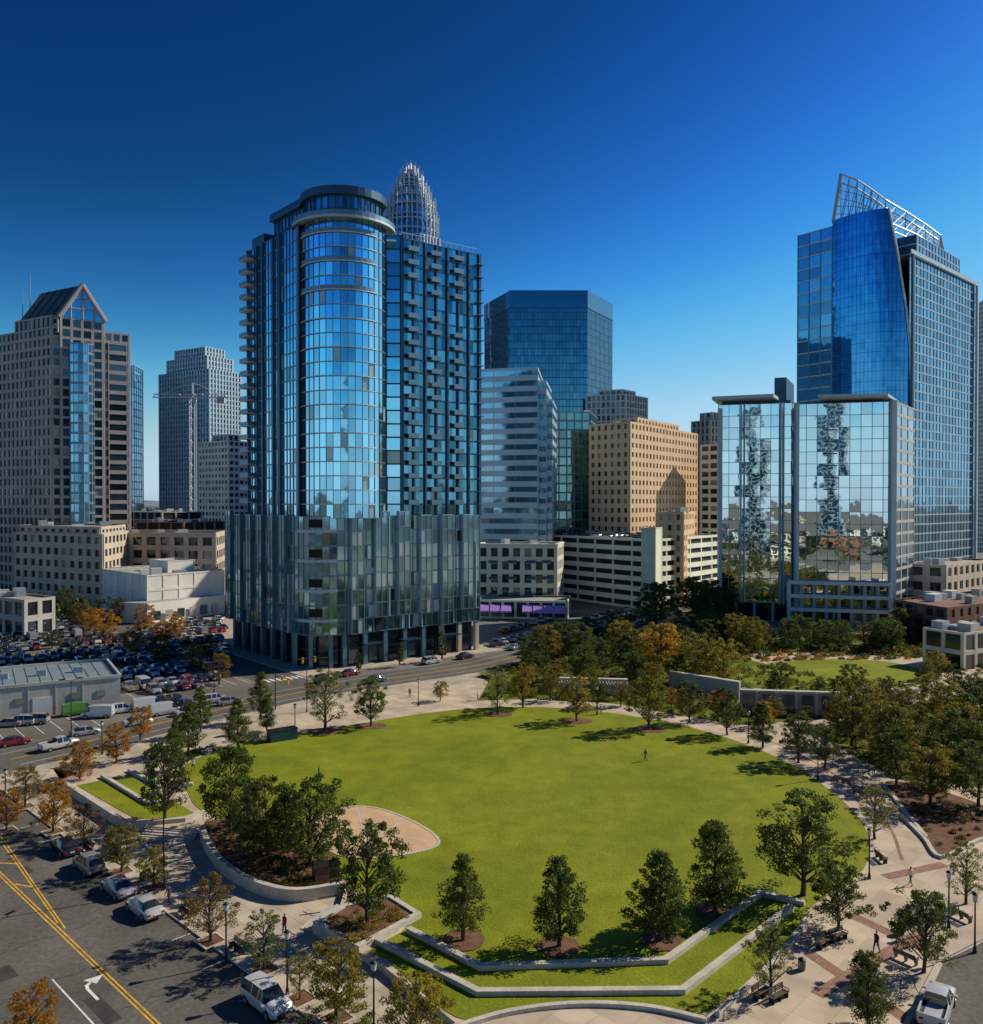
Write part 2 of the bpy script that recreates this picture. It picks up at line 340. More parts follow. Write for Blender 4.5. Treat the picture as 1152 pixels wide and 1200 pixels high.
# ---------------------------------------------------------------- MAIN APARTMENT TOWER
C0 = Vector(gp(365, 788, RZ)); RR = Vector(gp(563, 762, RZ)); LL = Vector(gp(265, 757, RZ))
U = (RR - C0).normalized(); Vv = (LL - C0).normalized()
def P(a, b): q = C0 + U * a + Vv * b; return (q.x, q.y)
def build_tower():
    mb = MB()
    arc = []
    for i in range(9):
        t = i / 8; arc.append(P(8 * (t * t), 8 * ((1 - t) ** 2)))
    pod = [P(0, 44)] + arc + [P(45, 0), P(45, 44)]
    s_pod = dict(fh=3.3, bw=1.75, glass=g_pod, frame=m_frm, pier=.13, span=.34, dep=.14)
    zb, zt = 6.6, 32.8
    for i in range(len(pod)):
        facade(mb, pod[i], pod[(i + 1) % len(pod)], zb, zt, s_pod, nf=8)
    mb.face([(p[0], p[1], zt - .5) for p in pod], m_roofg)
    mb.face([(p[0], p[1], zb) for p in reversed(pod)], m_frd)
    for (f, g, nrm) in ((P(0, 43.5), P(0, 8.5), 0), (P(8.5, 0), P(44.8, 0), 1)):
        f3 = V3(f); g3 = V3(g); t = (g3 - f3).normalized(); L = (g3 - f3).length; n = Vector((t.y, -t.x, 0))
        k = int(L / 5.8)
        for j in range(k):
            s0 = L * (j + .12) / k; w = L / k * .5
            z1 = zt + random.choice([0, 0, -3.3, .9]); z0 = zb + random.choice([0, 0, 3.3])
            q0 = f3 + t * s0 + n * .9; q1 = q0 + t * w
            facade(mb, (q0.x, q0.y), (q1.x, q1.y), z0, z1, dict(fh=3.3, bw=1.45, glass=g_pod, frame=m_frm, pier=.16, span=.26, dep=.1))
            mb.par(q0 - n * .9 + Vector((0, 0, z0)), n * .9, t * -.12, Vector((0, 0, z1 - z0)), m_frl)
            mb.par(q1 - n * .9 + Vector((0, 0, z0)), n * .9, t * .12, Vector((0, 0, z1 - z0)), m_frm)
            mb.par(q0 - n * .9 + Vector((0, 0, z1)), n * 1.0, t * w, Vector((0, 0, .15)), m_frl)
        for j in range(30):
            s0 = random.randint(0, int(L / 1.75) - 2) * 1.75; fl = random.randint(0, 7)
            hh = random.choice([1.2, 2.6, 3.0])
            mb.par(f3 + t * (s0 + .1) + Vector((0, 0, zb + fl * 3.275 + .22)), t * random.choice([.7, 1.5, 3.2]), n * random.uniform(.17, .21), Vector((0, 0, hh)), random.choice([m_frl, m_frl, m_frm, m_frd, m_void]))
        for j in range(20):
            s0 = random.randint(0, int(L / 1.75)) * 1.75; fl = random.randint(0, 5)
            mb.par(f3 + t * s0 + Vector((0, 0, zb + fl * 3.275)), t * .22, n * .55, Vector((0, 0, 3.275 * random.randint(1, 3))), m_frl)
    for fl in range(1, 8):
        if fl % 2:
            mb.strip(arc[1:-1], .5, zb + fl * 3.275 - .3, zb + fl * 3.275 + .35, m_frl, off=-.2)
        mb.strip(arc[3:6], .3, zb + fl * 3.275 + .8, zb + fl * 3.275 + 2.6, m_void if fl % 2 else m_frm, off=-.1)
    g = [P(1.6, 42.5)] + [P(1.6 + 8 * t * t, 1.6 + 8 * (1 - t) ** 2) for t in (0, .25, .5, .75, 1)] + [P(43.5, 1.6), P(43.5, 42.5)]
    for i in range(len(g)):
        facade(mb, g[i], g[(i + 1) % len(g)], PZ, zb, dict(fh=3.6, bw=2.6, glass=g_dark, frame=m_frd, pier=.2, span=.5, dep=.15))
    for a in np.arange(8, 46, 5.2): mb.box((*P(a, .55), 3), (1., 1., 7.2), m_lime if a > 30 else m_frm, .65)
    for b in np.arange(9, 44, 5.2): mb.box((*P(.55, b), 3), (1., 1., 7.2), m_frm, .65)
    for k in range(0, 9, 3): mb.box((*P(.5 + 8 * (k / 8) ** 2, .5 + 8 * (1 - k / 8) ** 2), 3), (.9, .9, 7.2), m_frm, .3)
    for a in (12, 22, 33): mb.par(V3(P(a, -2.0), 4.0), V3(U * 5), V3(Vv * 3.2), Vector((0, 0, .25)), m_frd)
    # ---- shaft
    z0, z1 = 32.3, 98.0; NF = 21; fh = (z1 - z0) / NF
    cc = Vector(P(12, 7)); R = 9.6
    def ring(R, a0, a1, n): return [(cc.x + R * math.cos(math.radians(a0 + (a1 - a0) * i / n)), cc.y + R * math.sin(math.radians(a0 + (a1 - a0) * i / n))) for i in range(n + 1)]
    cyl = ring(R, 178, 352, 18)
    s_left = dict(fh=fh, bw=1.5, glass=g_blue, frame=m_frd, pier=.10, span=.34, dep=.12, smat=m_frm, strips=((.17, .20, m_frd, .5), (.29, .32, m_frd, .5), (.50, .53, m_frd, .5), (.63, .66, m_frd, .5), (.965, 1., m_frm, .5)))
    s_cyl = dict(fh=fh, bw=1.6, glass=g_blue, frame=m_frd, pier=.07, span=.24, dep=.1, smat=m_frm)
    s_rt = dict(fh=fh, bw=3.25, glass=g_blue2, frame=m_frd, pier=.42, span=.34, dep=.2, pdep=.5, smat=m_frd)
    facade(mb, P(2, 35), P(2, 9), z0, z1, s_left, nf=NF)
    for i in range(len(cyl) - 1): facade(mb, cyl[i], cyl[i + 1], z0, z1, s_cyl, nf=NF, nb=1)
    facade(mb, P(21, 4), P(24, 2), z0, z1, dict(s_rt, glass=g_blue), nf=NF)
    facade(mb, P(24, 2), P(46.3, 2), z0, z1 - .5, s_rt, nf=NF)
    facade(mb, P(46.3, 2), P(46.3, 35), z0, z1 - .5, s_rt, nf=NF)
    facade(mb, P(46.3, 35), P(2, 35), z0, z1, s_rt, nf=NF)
    shaft = [P(2, 35), P(2, 9)] + cyl + [P(21, 4), P(24, 2), P(46.3, 2), P(46.3, 35)]
    mb.face([(p[0], p[1], z1 - .8) for p in shaft], m_roofg)
    arcw = ring(R + .15, 200, 326, 16)
    for i in range(1, NF + 1):
        z = z0 + i * fh
        if i % 2 == 0 or i < 6: mb.strip(arcw, .6, z - .1, z + .12, m_slab)
        else: mb.strip(arcw, .34, z - .08, z + .08, m_frl)
        if i > 15 and i % 2 == 0:
            mb.strip(ring(R + .42, 205, 322, 16), .05, z + .12, z + 1.0, m_frm)
    for i in range(1, NF):
        z = z0 + i * fh + .3
        o = V3(P(.2, 32.0), z); mb.par(o, V3(U * 1.8), V3(Vv * 4.6), Vector((0, 0, .18)), m_slab)
        mb.par(o + Vector((0, 0, .18)), V3(U * .05), V3(Vv * 4.6), Vector((0, 0, .95)), m_frm)
        mb.par(o + Vector((0, 0, .18)), V3(U * 1.8), V3(Vv * .05), Vector((0, 0, .95)), m_frm)
    for a0 in (25.2, 31.6, 38.2):
        for i in range(1, NF):
            if random.random() < .08: continue
            z = z0 + i * fh
            o = V3(P(a0, .9), z - .1); mb.par(o, V3(U * 2.9), V3(Vv * 1.3), Vector((0, 0, .18)), m_frm)
            mb.par(o + Vector((0, 0, .18)), V3(U * 2.9), V3(Vv * .05), Vector((0, 0, .95)), m_frm)
    for i in range(1, NF):
        z = z0 + i * fh
        mb.par(V3(P(45.2, .6), z - .1), V3(U * 1.9), V3(Vv * 1.6), Vector((0, 0, .16)), m_frm)
    mb.strip(ring(R + .8, 190, 362, 22), 2.6, 97.6, 98.1, m_frl)
    mb.strip(ring(R + 2.0, 190, 362, 22), .06, 98.1, 99.1, m_frm)
    pent = [P(4.5, 26), P(4.5, 10)] + ring(8.8, 180, 355, 16) + [P(21, 8), P(21, 26)]
    sp = dict(fh=3.2, bw=1.8, glass=g_blue2, frame=m_frd, pier=.25, span=.5, dep=.15)
    for i in range(len(pent)): facade(mb, pent[i], pent[(i + 1) % len(pent)], 97.2, 103.2, sp)
    mb.prism([P(3.6, 27), P(3.6, 10)] + ring(9.9, 180, 356, 18) + [P(22, 8), P(22, 27)], 103.22, 105.0, m_frd, bottom=True)
    mb.prism([P(2.4, 34), P(2.4, 27.5), P(12, 27.5), P(12, 34)], 97.2, 100.6, m_frd)
    mb.prism([P(28, 10), P(28, 24), P(40, 24), P(40, 10)][::-1], 97, 99.6, m_frd)
    for a in np.arange(24, 46.3, 1.6): mb.box((*P(a, 2.3), 98.2), (.08, .08, 1.5), m_frl, .65)
    mb.par(V3(P(24, 2.2), 98.9), V3(U * 22), V3(Vv * .08), Vector((0, 0, .1)), m_frl)
    return mb.obj('glass_apartment_tower')
build_tower()

# ---------------------------------------------------------------- SKYLINE
def granite_tower():
    mb = MB(); q = quad(-14, 352, 62, 330, 152, 346); z1 = hz(386, 335)
    bldg('', q, PZ, z1, S_granite, mb=mb, finish=False)
    c = Vector(q[1]); u = (Vector(q[2]) - c); L = u.length; u.normalize(); v = (Vector(q[0]) - c).normalized()
    def W(a, b): p = c + u * a + v * b; return (p.x, p.y)
    n = Vector((u.y, -u.x))
    bk4 = [W(.8, 25), W(.8, 1.5), W(L - 9, 1.5), W(L - 9, 25)]
    bldg('', bk4, z1 - .5, z1 + 4.6, dict(S_granite, fh=4.5), m_roofd, mb=mb, finish=False)
    gb = [W(2.5, 6), W(2.5, -1.2), W(17.5, -1.2), W(17.5, 6)]
    zt = hz(372, 330)
    for i in range(4): facade(mb, gb[i], gb[(i + 1) % 4], PZ, zt, dict(S_granite, bw=3.7, pier=1.0, span=1.0))
    pk = hz(331, 330)
    A, B, K = V3(W(1.5, -1.6), zt), V3(W(18.5, -1.6), zt), V3(W(10, -1.6), pk)
    bk = V3(v * 27)
    mb.face([A, B, K], g_side); mb.face([A, K, K + bk, A + bk], m_green); mb.face([K, B, B + bk, K + bk], m_green)
    mb.face([A + Vector((0, 0, -6)), B + Vector((0, 0, -6)), B + bk + Vector((0, 0, -6)), A + bk + Vector((0, 0, -6))], m_roofd)
    facade(mb, W(1.5, 25.4), W(1.5, -1.4), zt - 6, zt + .1, dict(S_granite, bw=4))
    for (s, e) in ((A, K), (K, B)): mb.tube(s + V3(n * .3), e + V3(n * .3), .9, .9, 6, m_granite)
    for f in (.25, .5, .75):
        s = A.lerp(B, f) + V3(n * .2); h = pk - zt; mb.tube(s, s + Vector((0, 0, h * (1 - abs(f - .5) * 2) + .1)), .35, .35, 4, m_granite)
    for f in (.3, .6): mb.tube(A.lerp(K, f) + V3(n * .2), B.lerp(K, f) + V3(n * .2), .35, .35, 4, m_granite)
    for f in (.2, .4, .6, .8):
        s = A + bk * f; mb.tube(s + Vector((-.1, -.1, .1)), K + bk * f + Vector((-.1, -.1, .1)), .16, .16, 4, m_frd)
    bc = Vector(W(10, -.5)); bow = []
    ang = math.atan2(n.y, n.x)
    for i in range(9):
        a = ang - math.pi / 2 + math.pi * i / 8; bow.append((bc.x + 4.6 * math.cos(a), bc.y + 4.6 * math.sin(a)))
    sb = dict(fh=3.9, bw=2, glass=g_side, frame=m_frl, pier=.15, span=.9, dep=.12, smat=m_frm)
    for i in range(8): facade(mb, bow[i], bow[i + 1], 20, z1 - 6, sb, nb=1)
    mb.face([(p[0], p[1], z1 - 6) for p in bow], m_granite)
    facade(mb, W(20, -.5), W(L - 1.2, -.5), 16, z1 - 4, dict(fh=3.9, bw=9, glass=g_dark, frame=m_granite, pier=.3, span=1.5, dep=.2))
    for (x, y, d) in ((28, 340, 345), (37, 322, 347)):
        p = at(x, d); mb.tube((*p, z1), (*p, hz(y, d)), .35, .12, 5, m_steel)
    mb.obj('granite_office_tower')
granite_tower()
def lowstone():
    mb = MB(); q = quad(18, 312, 120, 288, 150, 322); z = hz(626, 288); bldg('', q, PZ, z, S_lime, mb=mb, finish=False)
    bldg('', shrinkp(q, .92), z - .6, z + 2.4, dict(S_lime, fh=3), mb=mb, finish=False)
    units(mb, q, z + 2.4, 5); mb.obj('limestone_podium_building')
    mb = MB(); q = quad(122, 322, 252, 312, 264, 340); z = hz(627, 312); bldg('', q, PZ, z, dict(S_lime, bw=5.6), mb=mb, finish=False)
    mb.strip(q, .8, z, z + .8, m_lime, closed=True); units(mb, q, z, 8); mb.obj('limestone_annex')
lowstone()
def simple(name, q, ytop, d, sty, roof=None, nun=0, pent=None):
    mb = MB(); z = hz(ytop, d); bldg('', q, PZ, z, sty, roof, mb=mb, finish=False)
    if nun: units(mb, q, z, nun)
    if pent:
        for (k, h, s, dx) in pent:
            qq = shrinkp(q, k, dx); bldg('', qq, z - .6, z + h, s, mb=mb, finish=False)
    return mb.obj(name)
simple('white_commercial_building', quad(115, 290, 172, 262, 262, 283), 674, 262, dict(fh=5, bw=5.5, glass=m_whc, frame=m_whc, pier=.5, span=.9, dep=.15), m_roofg, 8, [(.35, 3.2, dict(S_plain, glass=m_whc, frame=m_whc), 6)])
mb = MB(); mb.prism(quad(140, 258, 172, 256, 262, 279), PZ, 5.5, m_whc, m_roofg)
for i in range(6):
    p = V3(at(176, 255.6)).lerp(V3(at(258, 277.4)), (i + .5) / 6); mb.box((p.x, p.y, 1.6), (2.2, .3, 2.8), m_grey if i % 2 else m_frd, .8)
mb.obj('white_loading_annex')
simple('slim_glass_tower', quad(148, 600, 158, 590, 168, 610), 428, 590, S_side)
S_res = dict(S_greyv, glass=g_side, frame=m_frl)
simple('residential_tower', quad(188, 620, 246, 590, 282, 615), 432, 590, S_res, None, 3, [(.8, 10, S_res, 0), (.6, 17, S_res, 0)])
simple('white_office_block', quad(234, 485, 268, 468, 292, 480), 516, 468, S_white, None, 2, [(.5, 4, S_white, 2)])
simple('construction_frame', quad(150, 430, 190, 415, 236, 430), 600, 415, dict(fh=4, bw=6, glass=m_void, frame=m_grey, pier=.8, span=.7, dep=.5), None, 12)
simple('construction_frame', quad(160, 380, 215, 372, 262, 395), 612, 372, dict(fh=4, bw=6, glass=m_void, frame=m_brown, pier=.8, span=.7, dep=.5), None, 12)
def crane():
    mb = MB(); p = Vector((*at(226, 450), 0)); zt = hz(466, 450); w = 1.3
    m_c = M('crane_paint', (.52, .58, .62), .5, .1, 1)
    for sx in (-w, w):
        for sy in (-w, w): mb.tube(p + Vector((sx, sy, PZ)), p + Vector((sx, sy, zt)), .32, .32, 4, m_c)
    z = 0; k = 0
    while z < zt - 3:
        s = 1 if k % 2 else -1
        mb.tube(p + Vector((-w * s, -w, z)), p + Vector((w * s, -w, z + 3)), .2, .2, 3, m_c); mb.tube(p + Vector((-w, -w * s, z)), p + Vector((-w, w * s, z + 3)), .2, .2, 3, m_c)
        z += 3; k += 1
    xl = at(180, 450)[0] - p.x; xr = at(266, 450)[0] - p.x
    for (yy, zz) in ((-.7, 0), (.7, 0), (0, 1.8)): mb.tube(p + Vector((xl, yy, zt + zz)), p + Vector((xr, yy, zt + zz)), .3, .3, 4, m_c)
    x = xl; k = 0
    while x < xr - 2:
        mb.tube(p + Vector((x, -.7, zt + (1.8 if k % 2 else 0))), p + Vector((x + 2, -.7 if k % 2 else 0, zt + (0 if k % 2 else 1.8))), .18, .18, 3, m_c); x += 2; k += 1
    top = p + Vector((0, 0, zt + 8)); mb.tube(p + Vector((0, 0, zt)), top, .7, .4, 4, m_c)
    mb.tube(top, p + Vector((xl * .8, 0, zt + 1.6)), .12, .12, 3, m_c); mb.tube(top, p + Vector((xr * .85, 0, zt + 1.6)), .12, .12, 3, m_c)
    mb.box(p + Vector((xr - 3, 0, zt - 1.5)), (4, 2, 3), m_grey); mb.box(p + Vector((1.8, -1.4, zt - 1.2)), (1.6, 1.6, 2.2), m_slab)
    mb.obj('tower_crane')
crane()
def crown():
    mb = MB(); c = at(482, 520)
    m_fin = M('crown_aluminium', (.50, .54, .57), .35, .08, .3, metal=.5)
    poly = [(c[0] + 18.5 * math.cos(math.radians(22.5 + 45 * i)), c[1] + 18.5 * math.sin(math.radians(22.5 + 45 * i))) for i in range(8)]
    s = dict(fh=4, bw=2.2, glass=g_side, frame=m_fin, pier=.7, span=.8, dep=.3, pdep=.8)
    for i in range(8): facade(mb, poly[i], poly[(i + 1) % 8], PZ, hz(285, 520), s)
    tiers = [(285, 258, 16.8), (268, 240, 15.0), (252, 228, 12.4), (238, 217, 9.6), (226, 207, 7.2), (214, 200, 4.8), (206, 196, 2.6)]
    for (yb, yt, r) in tiers:
        zb = hz(yb, 520); zt = hz(yt, 520)
        mb.tube((*c, zb), (*c, zt - 4.5), r * .84, r * .84, 24, g_side, True)
        n = max(12, int(r * 2.1))
        for i in range(n):
            a = 2 * math.pi * i / n; h = zt + (2.2 if i % 3 == 0 else -.6)
            mb.box((c[0] + r * math.cos(a), c[1] + r * math.sin(a), (zb - 2 + h) / 2), (1.0, .42, h - zb + 2), m_fin, a)
        for zz in (zb + (zt - zb) * .3, zt - 4.2):
            ringp = [(c[0] + (r - .3) * math.cos(2 * math.pi * i / 24), c[1] + (r - .3) * math.sin(2 * math.pi * i / 24)) for i in range(24)]
            mb.strip(ringp, .7, zz, zz + .5, m_fin, closed=True)
    mb.tube((*c, hz(200, 520)), (*c, hz(193, 520)), .6, .2, 6, m_fin)
    mb.obj('crowned_skyscraper')
crown()
octp = [at(568, 470), at(598, 438), at(688, 438), at(717, 468), at(706, 520), at(680, 545), at(600, 545), at(572, 515)]
mb = MB(); bldg('', octp, PZ, hz(341, 438), S_oct, m_roofd, mb=mb, finish=False)
mb.strip(shrinkp(octp, 1.002), .5, hz(341, 438) - 9, hz(341, 438) - .2, g_oct, closed=True)
mb.tube((*at(690, 470), 140), (*at(690, 470), 153), .2, .1, 4, m_steel); mb.obj('octagonal_glass_tower')
mb = MB(); bldg('', quad(553, 322, 630, 315, 636, 350), PZ, hz(430, 315), S_str, mb=mb, finish=False)
bldg('', quad(626, 317, 640, 316, 646, 345), PZ, hz(446, 316), S_str, mb=mb, finish=False)
bldg('', quad(632, 318, 647, 317, 652, 345), PZ, hz(468, 317), S_str, mb=mb, finish=False); mb.obj('striped_glass_office')
simple('green_glass_block', quad(646, 348, 691, 350, 700, 375), 483, 350, S_green, None, 3)
simple('white_concrete_block', quad(688, 432, 733, 425, 757, 440), 462, 425, dict(S_greyv, frame=m_whc, bw=2.4, pier=.8), None, 2, [(.6, 3, S_white, 0)])
simple('tan_office_building', quad(692, 334, 738, 320, 816, 378), 494, 320, S_tan, None, 4, [(.6, 3., dict(S_tan, fh=4), 0)])
simple('tan_annex_building', quad(770, 300, 800, 298, 812, 320), 600, 298, S_tan, None, 2)
simple('grey_apartment_block', quad(812, 405, 832, 396, 862, 412), 492, 396, S_greyv, None, 2, [(.6, 4, S_greyv, 0)])
simple('grey_apartment_block', quad(822, 360, 842, 352, 872, 366), 520, 352, dict(S_white, bw=4), None, 2)
dk = quad(606, 345, 765, 286, 845, 330); zdk = hz(632, 286)
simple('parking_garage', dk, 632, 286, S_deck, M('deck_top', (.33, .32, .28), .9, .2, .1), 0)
mb = MB(); bldg('', quad(752, 283.5, 768, 283, 776, 290), PZ, zdk + 4, dict(S_plain, glass=m_deck, frame=m_deck), mb=mb, finish=False); mb.obj('garage_stair_tower')
mb = MB(); q = quad(560, 287, 652, 283, 659, 300); zc = hz(640, 283); bldg('', q, PZ, zc, S_cream, mb=mb, finish=False)
mb.strip(q, 1.2, zc, zc + .7, m_cream, closed=True); units(mb, q, zc, 4)
for fl in (1, 2, 3):
    for x in (578, 600, 622, 640):
        p = at(x, 284.4); mb.box((p[0], p[1] - 1, PZ + fl * 5.4), (3, 1.2, .2), m_slab); mb.box((p[0], p[1] - 1.6, PZ + fl * 5.4 + .5), (3, .06, 1.), m_frd)
mb.obj('cream_apartment_building')
mb = MB(); q = quad(560, 268, 664, 264, 668, 279); bldg('', q, PZ, 5.2, dict(fh=5.8, bw=4, glass=g_dark, frame=m_cream, pier=.8, span=1.2, dep=.25), mb=mb, finish=False)
for i in range(8):
    if i in (3,): continue
    p = at(568 + i * 12.5, 266.6 - i * .45)
    x0, y0 = p; A_ = [(x0 - 1.5, y0, 3.9), (x0 + 1.5, y0, 3.9), (x0 + 1.7, y0 - 3.0, 2.3), (x0 - 1.7, y0 - 3.0, 2.3)]
    mb.face(A_, m_purple); mb.face([A_[3], A_[2], (A_[2][0], A_[2][1], 1.8), (A_[3][0], A_[3][1], 1.8)], m_purple)
    mb.face([A_[0], A_[3], (x0 - 1.5, y0, 2.3)], m_purple); mb.face([A_[1], A_[2], (x0 + 1.5, y0, 2.3)], m_purple)
mb.obj('restaurant_row')
def mirror():
    mb = MB(); zt = hz(471, 244)
    a = [at(932, 250), at(1048, 243), at(1071, 262), at(955, 285)]
    s_cs = dict(fh=3.45, bw=7, glass=g_str, frame=m_grey, pier=.9, span=.8, dep=.12)
    z0 = hz(715, 244)
    facade(mb, a[0], a[1], z0, zt, S_mir); facade(mb, a[1], a[2], PZ, zt, s_cs); facade(mb, a[2], a[3], PZ, zt, s_cs); facade(mb, a[3], a[0], PZ, zt, S_mir)
    facade(mb, a[0], a[1], PZ, z0, dict(fh=5, bw=5, glass=g_dark, frame=m_grey, pier=.9, span=.7, dep=.3))
    mb.face([(p[0], p[1], zt - .5) for p in a], m_roofg)
    b = [at(842, 264), at(928, 258), at(950, 285), at(866, 292)]
    zb = hz(474, 262)
    for i in range(4): facade(mb, b[i], b[(i + 1) % 4], 5.5, zb, S_mir)
    for i in range(4): facade(mb, b[i], b[(i + 1) % 4], PZ, 5.5, dict(fh=6, bw=5, glass=g_dark, frame=m_grey, pier=.9, span=.7, dep=.3))
    mb.face([(p[0], p[1], zb - .5) for p in b], m_roofg)
    mb.prism([at(834, 259), at(906, 252), at(925, 280), at(852, 292)], zb + 1.0, zb + 2.0, m_frl, bottom=True)
    mb.prism([at(958, 241), at(1040, 238.5), at(1056, 262), at(975, 268)], zt + .9, zt + 1.7, m_frl, bottom=True)
    mb.prism([at(934, 253), at(1046, 246), at(1064, 262), at(952, 280)], zt - .4, zt + 1.0, m_frd)
    mb.prism([at(907, 262), at(921, 261), at(930, 278), at(916, 279)], zb - .5, hz(443, 262), m_frd)
    mb.prism([at(846, 266), at(926, 260), at(944, 283), at(866, 290)], zb - .4, zb + 1.1, m_frd)
    for (x, d, w) in ((1046, 242.4, 1.6), (933.5, 249.4, .9), (843.5, 263, 1.0)):
        p = at(x, d); mb.box((p[0], p[1], (zt + z0) / 2), (w, 1.4, zt - z0 + .4), m_frl, .1)
    for x in (868, 872, 914, 918):
        p = at(x, 262.2 - (x - 842) * .07); mb.box((p[0], p[1], (zb + 5) / 2), (.25, .9, zb - 5), m_frl, .07)
    for y in (684, 700, 716):
        p0 = V3(at(926, 247.5), hz(y, 244) - .5); p1 = V3(at(1046, 240.5), hz(y, 244) - .5); t = p1 - p0
        mb.par(p0, t, Vector((0.2, 2.2, 0)), Vector((0, 0, 1.0)), m_whc)
    for f in np.linspace(0, 1, 9):
        p = V3(at(926, 247.5)).lerp(V3(at(1046, 240.5)), f); mb.box((p.x, p.y + .9, (PZ + hz(684, 244)) / 2), (.8, .8, hz(684, 244) - PZ), m_whc if f in (0, 1) else m_grey)
    for i in range(14):
        z = 12 + i * 3.45; p = at(974, 247.2); mb.box((p[0], p[1], z), (4.2, .6, .35), m_frd, .05)
    mb.obj('mirrored_glass_office')
mirror()
def bluetower():
    K = 1.36     # this tower stands a block further back
    g_at, g_hz = globals()['at'], globals()['hz']
    def at(x, d): return g_at(x, d * K)
    def hz(y, d): return g_hz(y, d * K)
    mb = MB()
    Lp, c1, c2, c3, Rp, Bk = at(934, 348), at(974, 336), at(1020, 326), at(1064, 322), at(1143, 371), at(1020, 410)
    z1 = hz(298, 322)
    facade(mb, Lp, c1, PZ, hz(270, 340), S_panel); facade(mb, Rp, Bk, PZ, z1, S_side); facade(mb, Bk, Lp, PZ, z1, S_side)
    facade(mb, c3, Rp, PZ, z1, S_side)
    zz_ = lambda z: EYE + (z - EYE) * K
    lev = [(PZ, 1068), (zz_(60), 1068), (zz_(80), 1067), (zz_(95), 1065), (zz_(108), 1061), (zz_(120), 1055), (zz_(130), 1050), (zz_(138), 1045), (hz(256, 332), 1040)]
    def col(x):
        f = (x - 974) / 94; return 336 - 14 * (1 - (1 - f) ** 2) - 2.2 * math.sin(math.pi * f)
    for (za, xa), (zb, xb) in zip(lev[:-1], lev[1:]):
        N = 8
        for i in range(N):
            A = at(974 + (xa - 974) * i / N, col(974 + (xa - 974) * i / N)); B = at(974 + (xa - 974) * (i + 1) / N, col(974 + (xa - 974) * (i + 1) / N))
            Cc = at(974 + (xb - 974) * (i + 1) / N, col(974 + (xb - 974) * (i + 1) / N)); D = at(974 + (xb - 974) * i / N, col(974 + (xb - 974) * i / N))
            mb.face([(*A, za), (*B, za), (*Cc, zb), (*D, zb)], g_deep, [(i, za / 5), (i + 1, za / 5), (i + 1, zb / 5), (i, zb / 5)])
        mb.tube((*at(xa, col(xa) - .3), za), (*at(xb, col(xb) - .3), zb), .6, .6, 5, m_frl)
        mb.face([(*at(xa, col(xa)), za), (*at(xa + 4, 345), za), (*at(xb + 4, 345), zb), (*at(xb, col(xb)), zb)], g_side, [(0, 0), (3, 0), (3, 3), (0, 3)])
    z = 3.
    while z < hz(258, 332):
        xe = np.interp(z, [l[0] for l in lev], [l[1] for l in lev])
        pts = [at(974 + (xe - 974) * i / 8, col(974 + (xe - 974) * i / 8) - .02) for i in range(9)]
        mb.strip(pts, .12, z, z + .14, m_frd); z += 5.
    for i in range(1, 20):
        x = 974 + 94 * i / 20; zt = float(np.interp(-x, [-l[1] for l in lev[1:]], [l[0] for l in lev[1:]])) if x > 1040 else lev[-1][0]
        p = at(x, col(x) - .03); mb.box((*p, (zt + PZ) / 2), (.1, .1, zt - PZ), m_frd)
    top = lev[-1][0]
    mb.prism([at(974, 338), at(1040, 330), at(1052, 360), at(990, 372)], z1 - 4, top - .4, g_side, m_roofd)
    mb.prism([at(936, 350), at(974, 339), at(990, 372), at(955, 380)], 100, hz(272, 342), g_side, m_roofd)
    poly = [Lp, c1, c2, c3, Rp, Bk]; mb.face([(p[0], p[1], z1 - .6) for p in poly], m_roofg)
    bldg('', [at(1046, 338), at(1072, 332), at(1122, 366), at(1062, 392)], z1 - .6, z1 + 14, S_side, mb=mb, finish=False)
    mb.strip([at(1066, 320.5), at(1144, 369.5)], .5, z1 - .4, z1 + 1.8, m_frl)
    p0 = V3(at(1066, 321.2)); p1 = V3(at(1143, 369.6)); t = (p1 - p0).normalized(); n = Vector((t.y, -t.x, 0))
    mb.par(p0 + Vector((0, 0, PZ)), t * 2., n * 1.2, Vector((0, 0, z1)), m_frd)
    mb.par(p1 - t * 2. + Vector((0, 0, PZ)), t * 2., n * 1.2, Vector((0, 0, z1)), m_frl)
    def sail(off):
        crest = [Vector((*at(x, d + off), hz(y, d))) for (x, y, d) in ((984, 206, 336), (1003, 213, 336), (1020, 224, 337), (1036, 236, 338), (1060, 250, 346), (1082, 264, 355), (1100, 277, 362), (1106, 305, 364))]
        base = [Vector((*at(x, d + off), hz(y, d))) for (x, y, d) in ((975, 262, 336), (992, 259, 334), (1008, 257, 333), (1022, 256, 332), (1044, 264, 338), (1072, 276, 348), (1094, 290, 358), (1104, 305, 364))]
        return crest, base
    cr, ba = sail(0); cr2, ba2 = sail(9)
    for A in (cr, ba, cr2, ba2):
        for i in range(len(A) - 1): mb.tube(A[i], A[i + 1], .5, .5, 5, m_steel)
    mb.tube(cr[0], ba[0], .95, .95, 5, m_steel); mb.tube(cr2[0], ba2[0], .7, .7, 5, m_steel)
    for c, b in ((cr, ba), (cr2, ba2)):
        for i in range(len(c) - 1):
            for f in (0, .5):
                p = c[i].lerp(c[i + 1], f); q = b[i].lerp(b[i + 1], f); r = b[i].lerp(b[i + 1], min(1, f + .5))
                mb.tube(p, q, .27, .27, 4, m_steel); mb.tube(p, r, .2, .2, 4, m_steel)
            for f in (.33, .66): mb.tube(c[i].lerp(b[i], f), c[i + 1].lerp(b[i + 1], f), .22, .22, 4, m_steel)
    for i in range(len(cr)): mb.tube(cr[i], cr2[i], .27, .27, 4, m_steel)
    mb.obj('blue_sail_skyscraper')
bluetower()
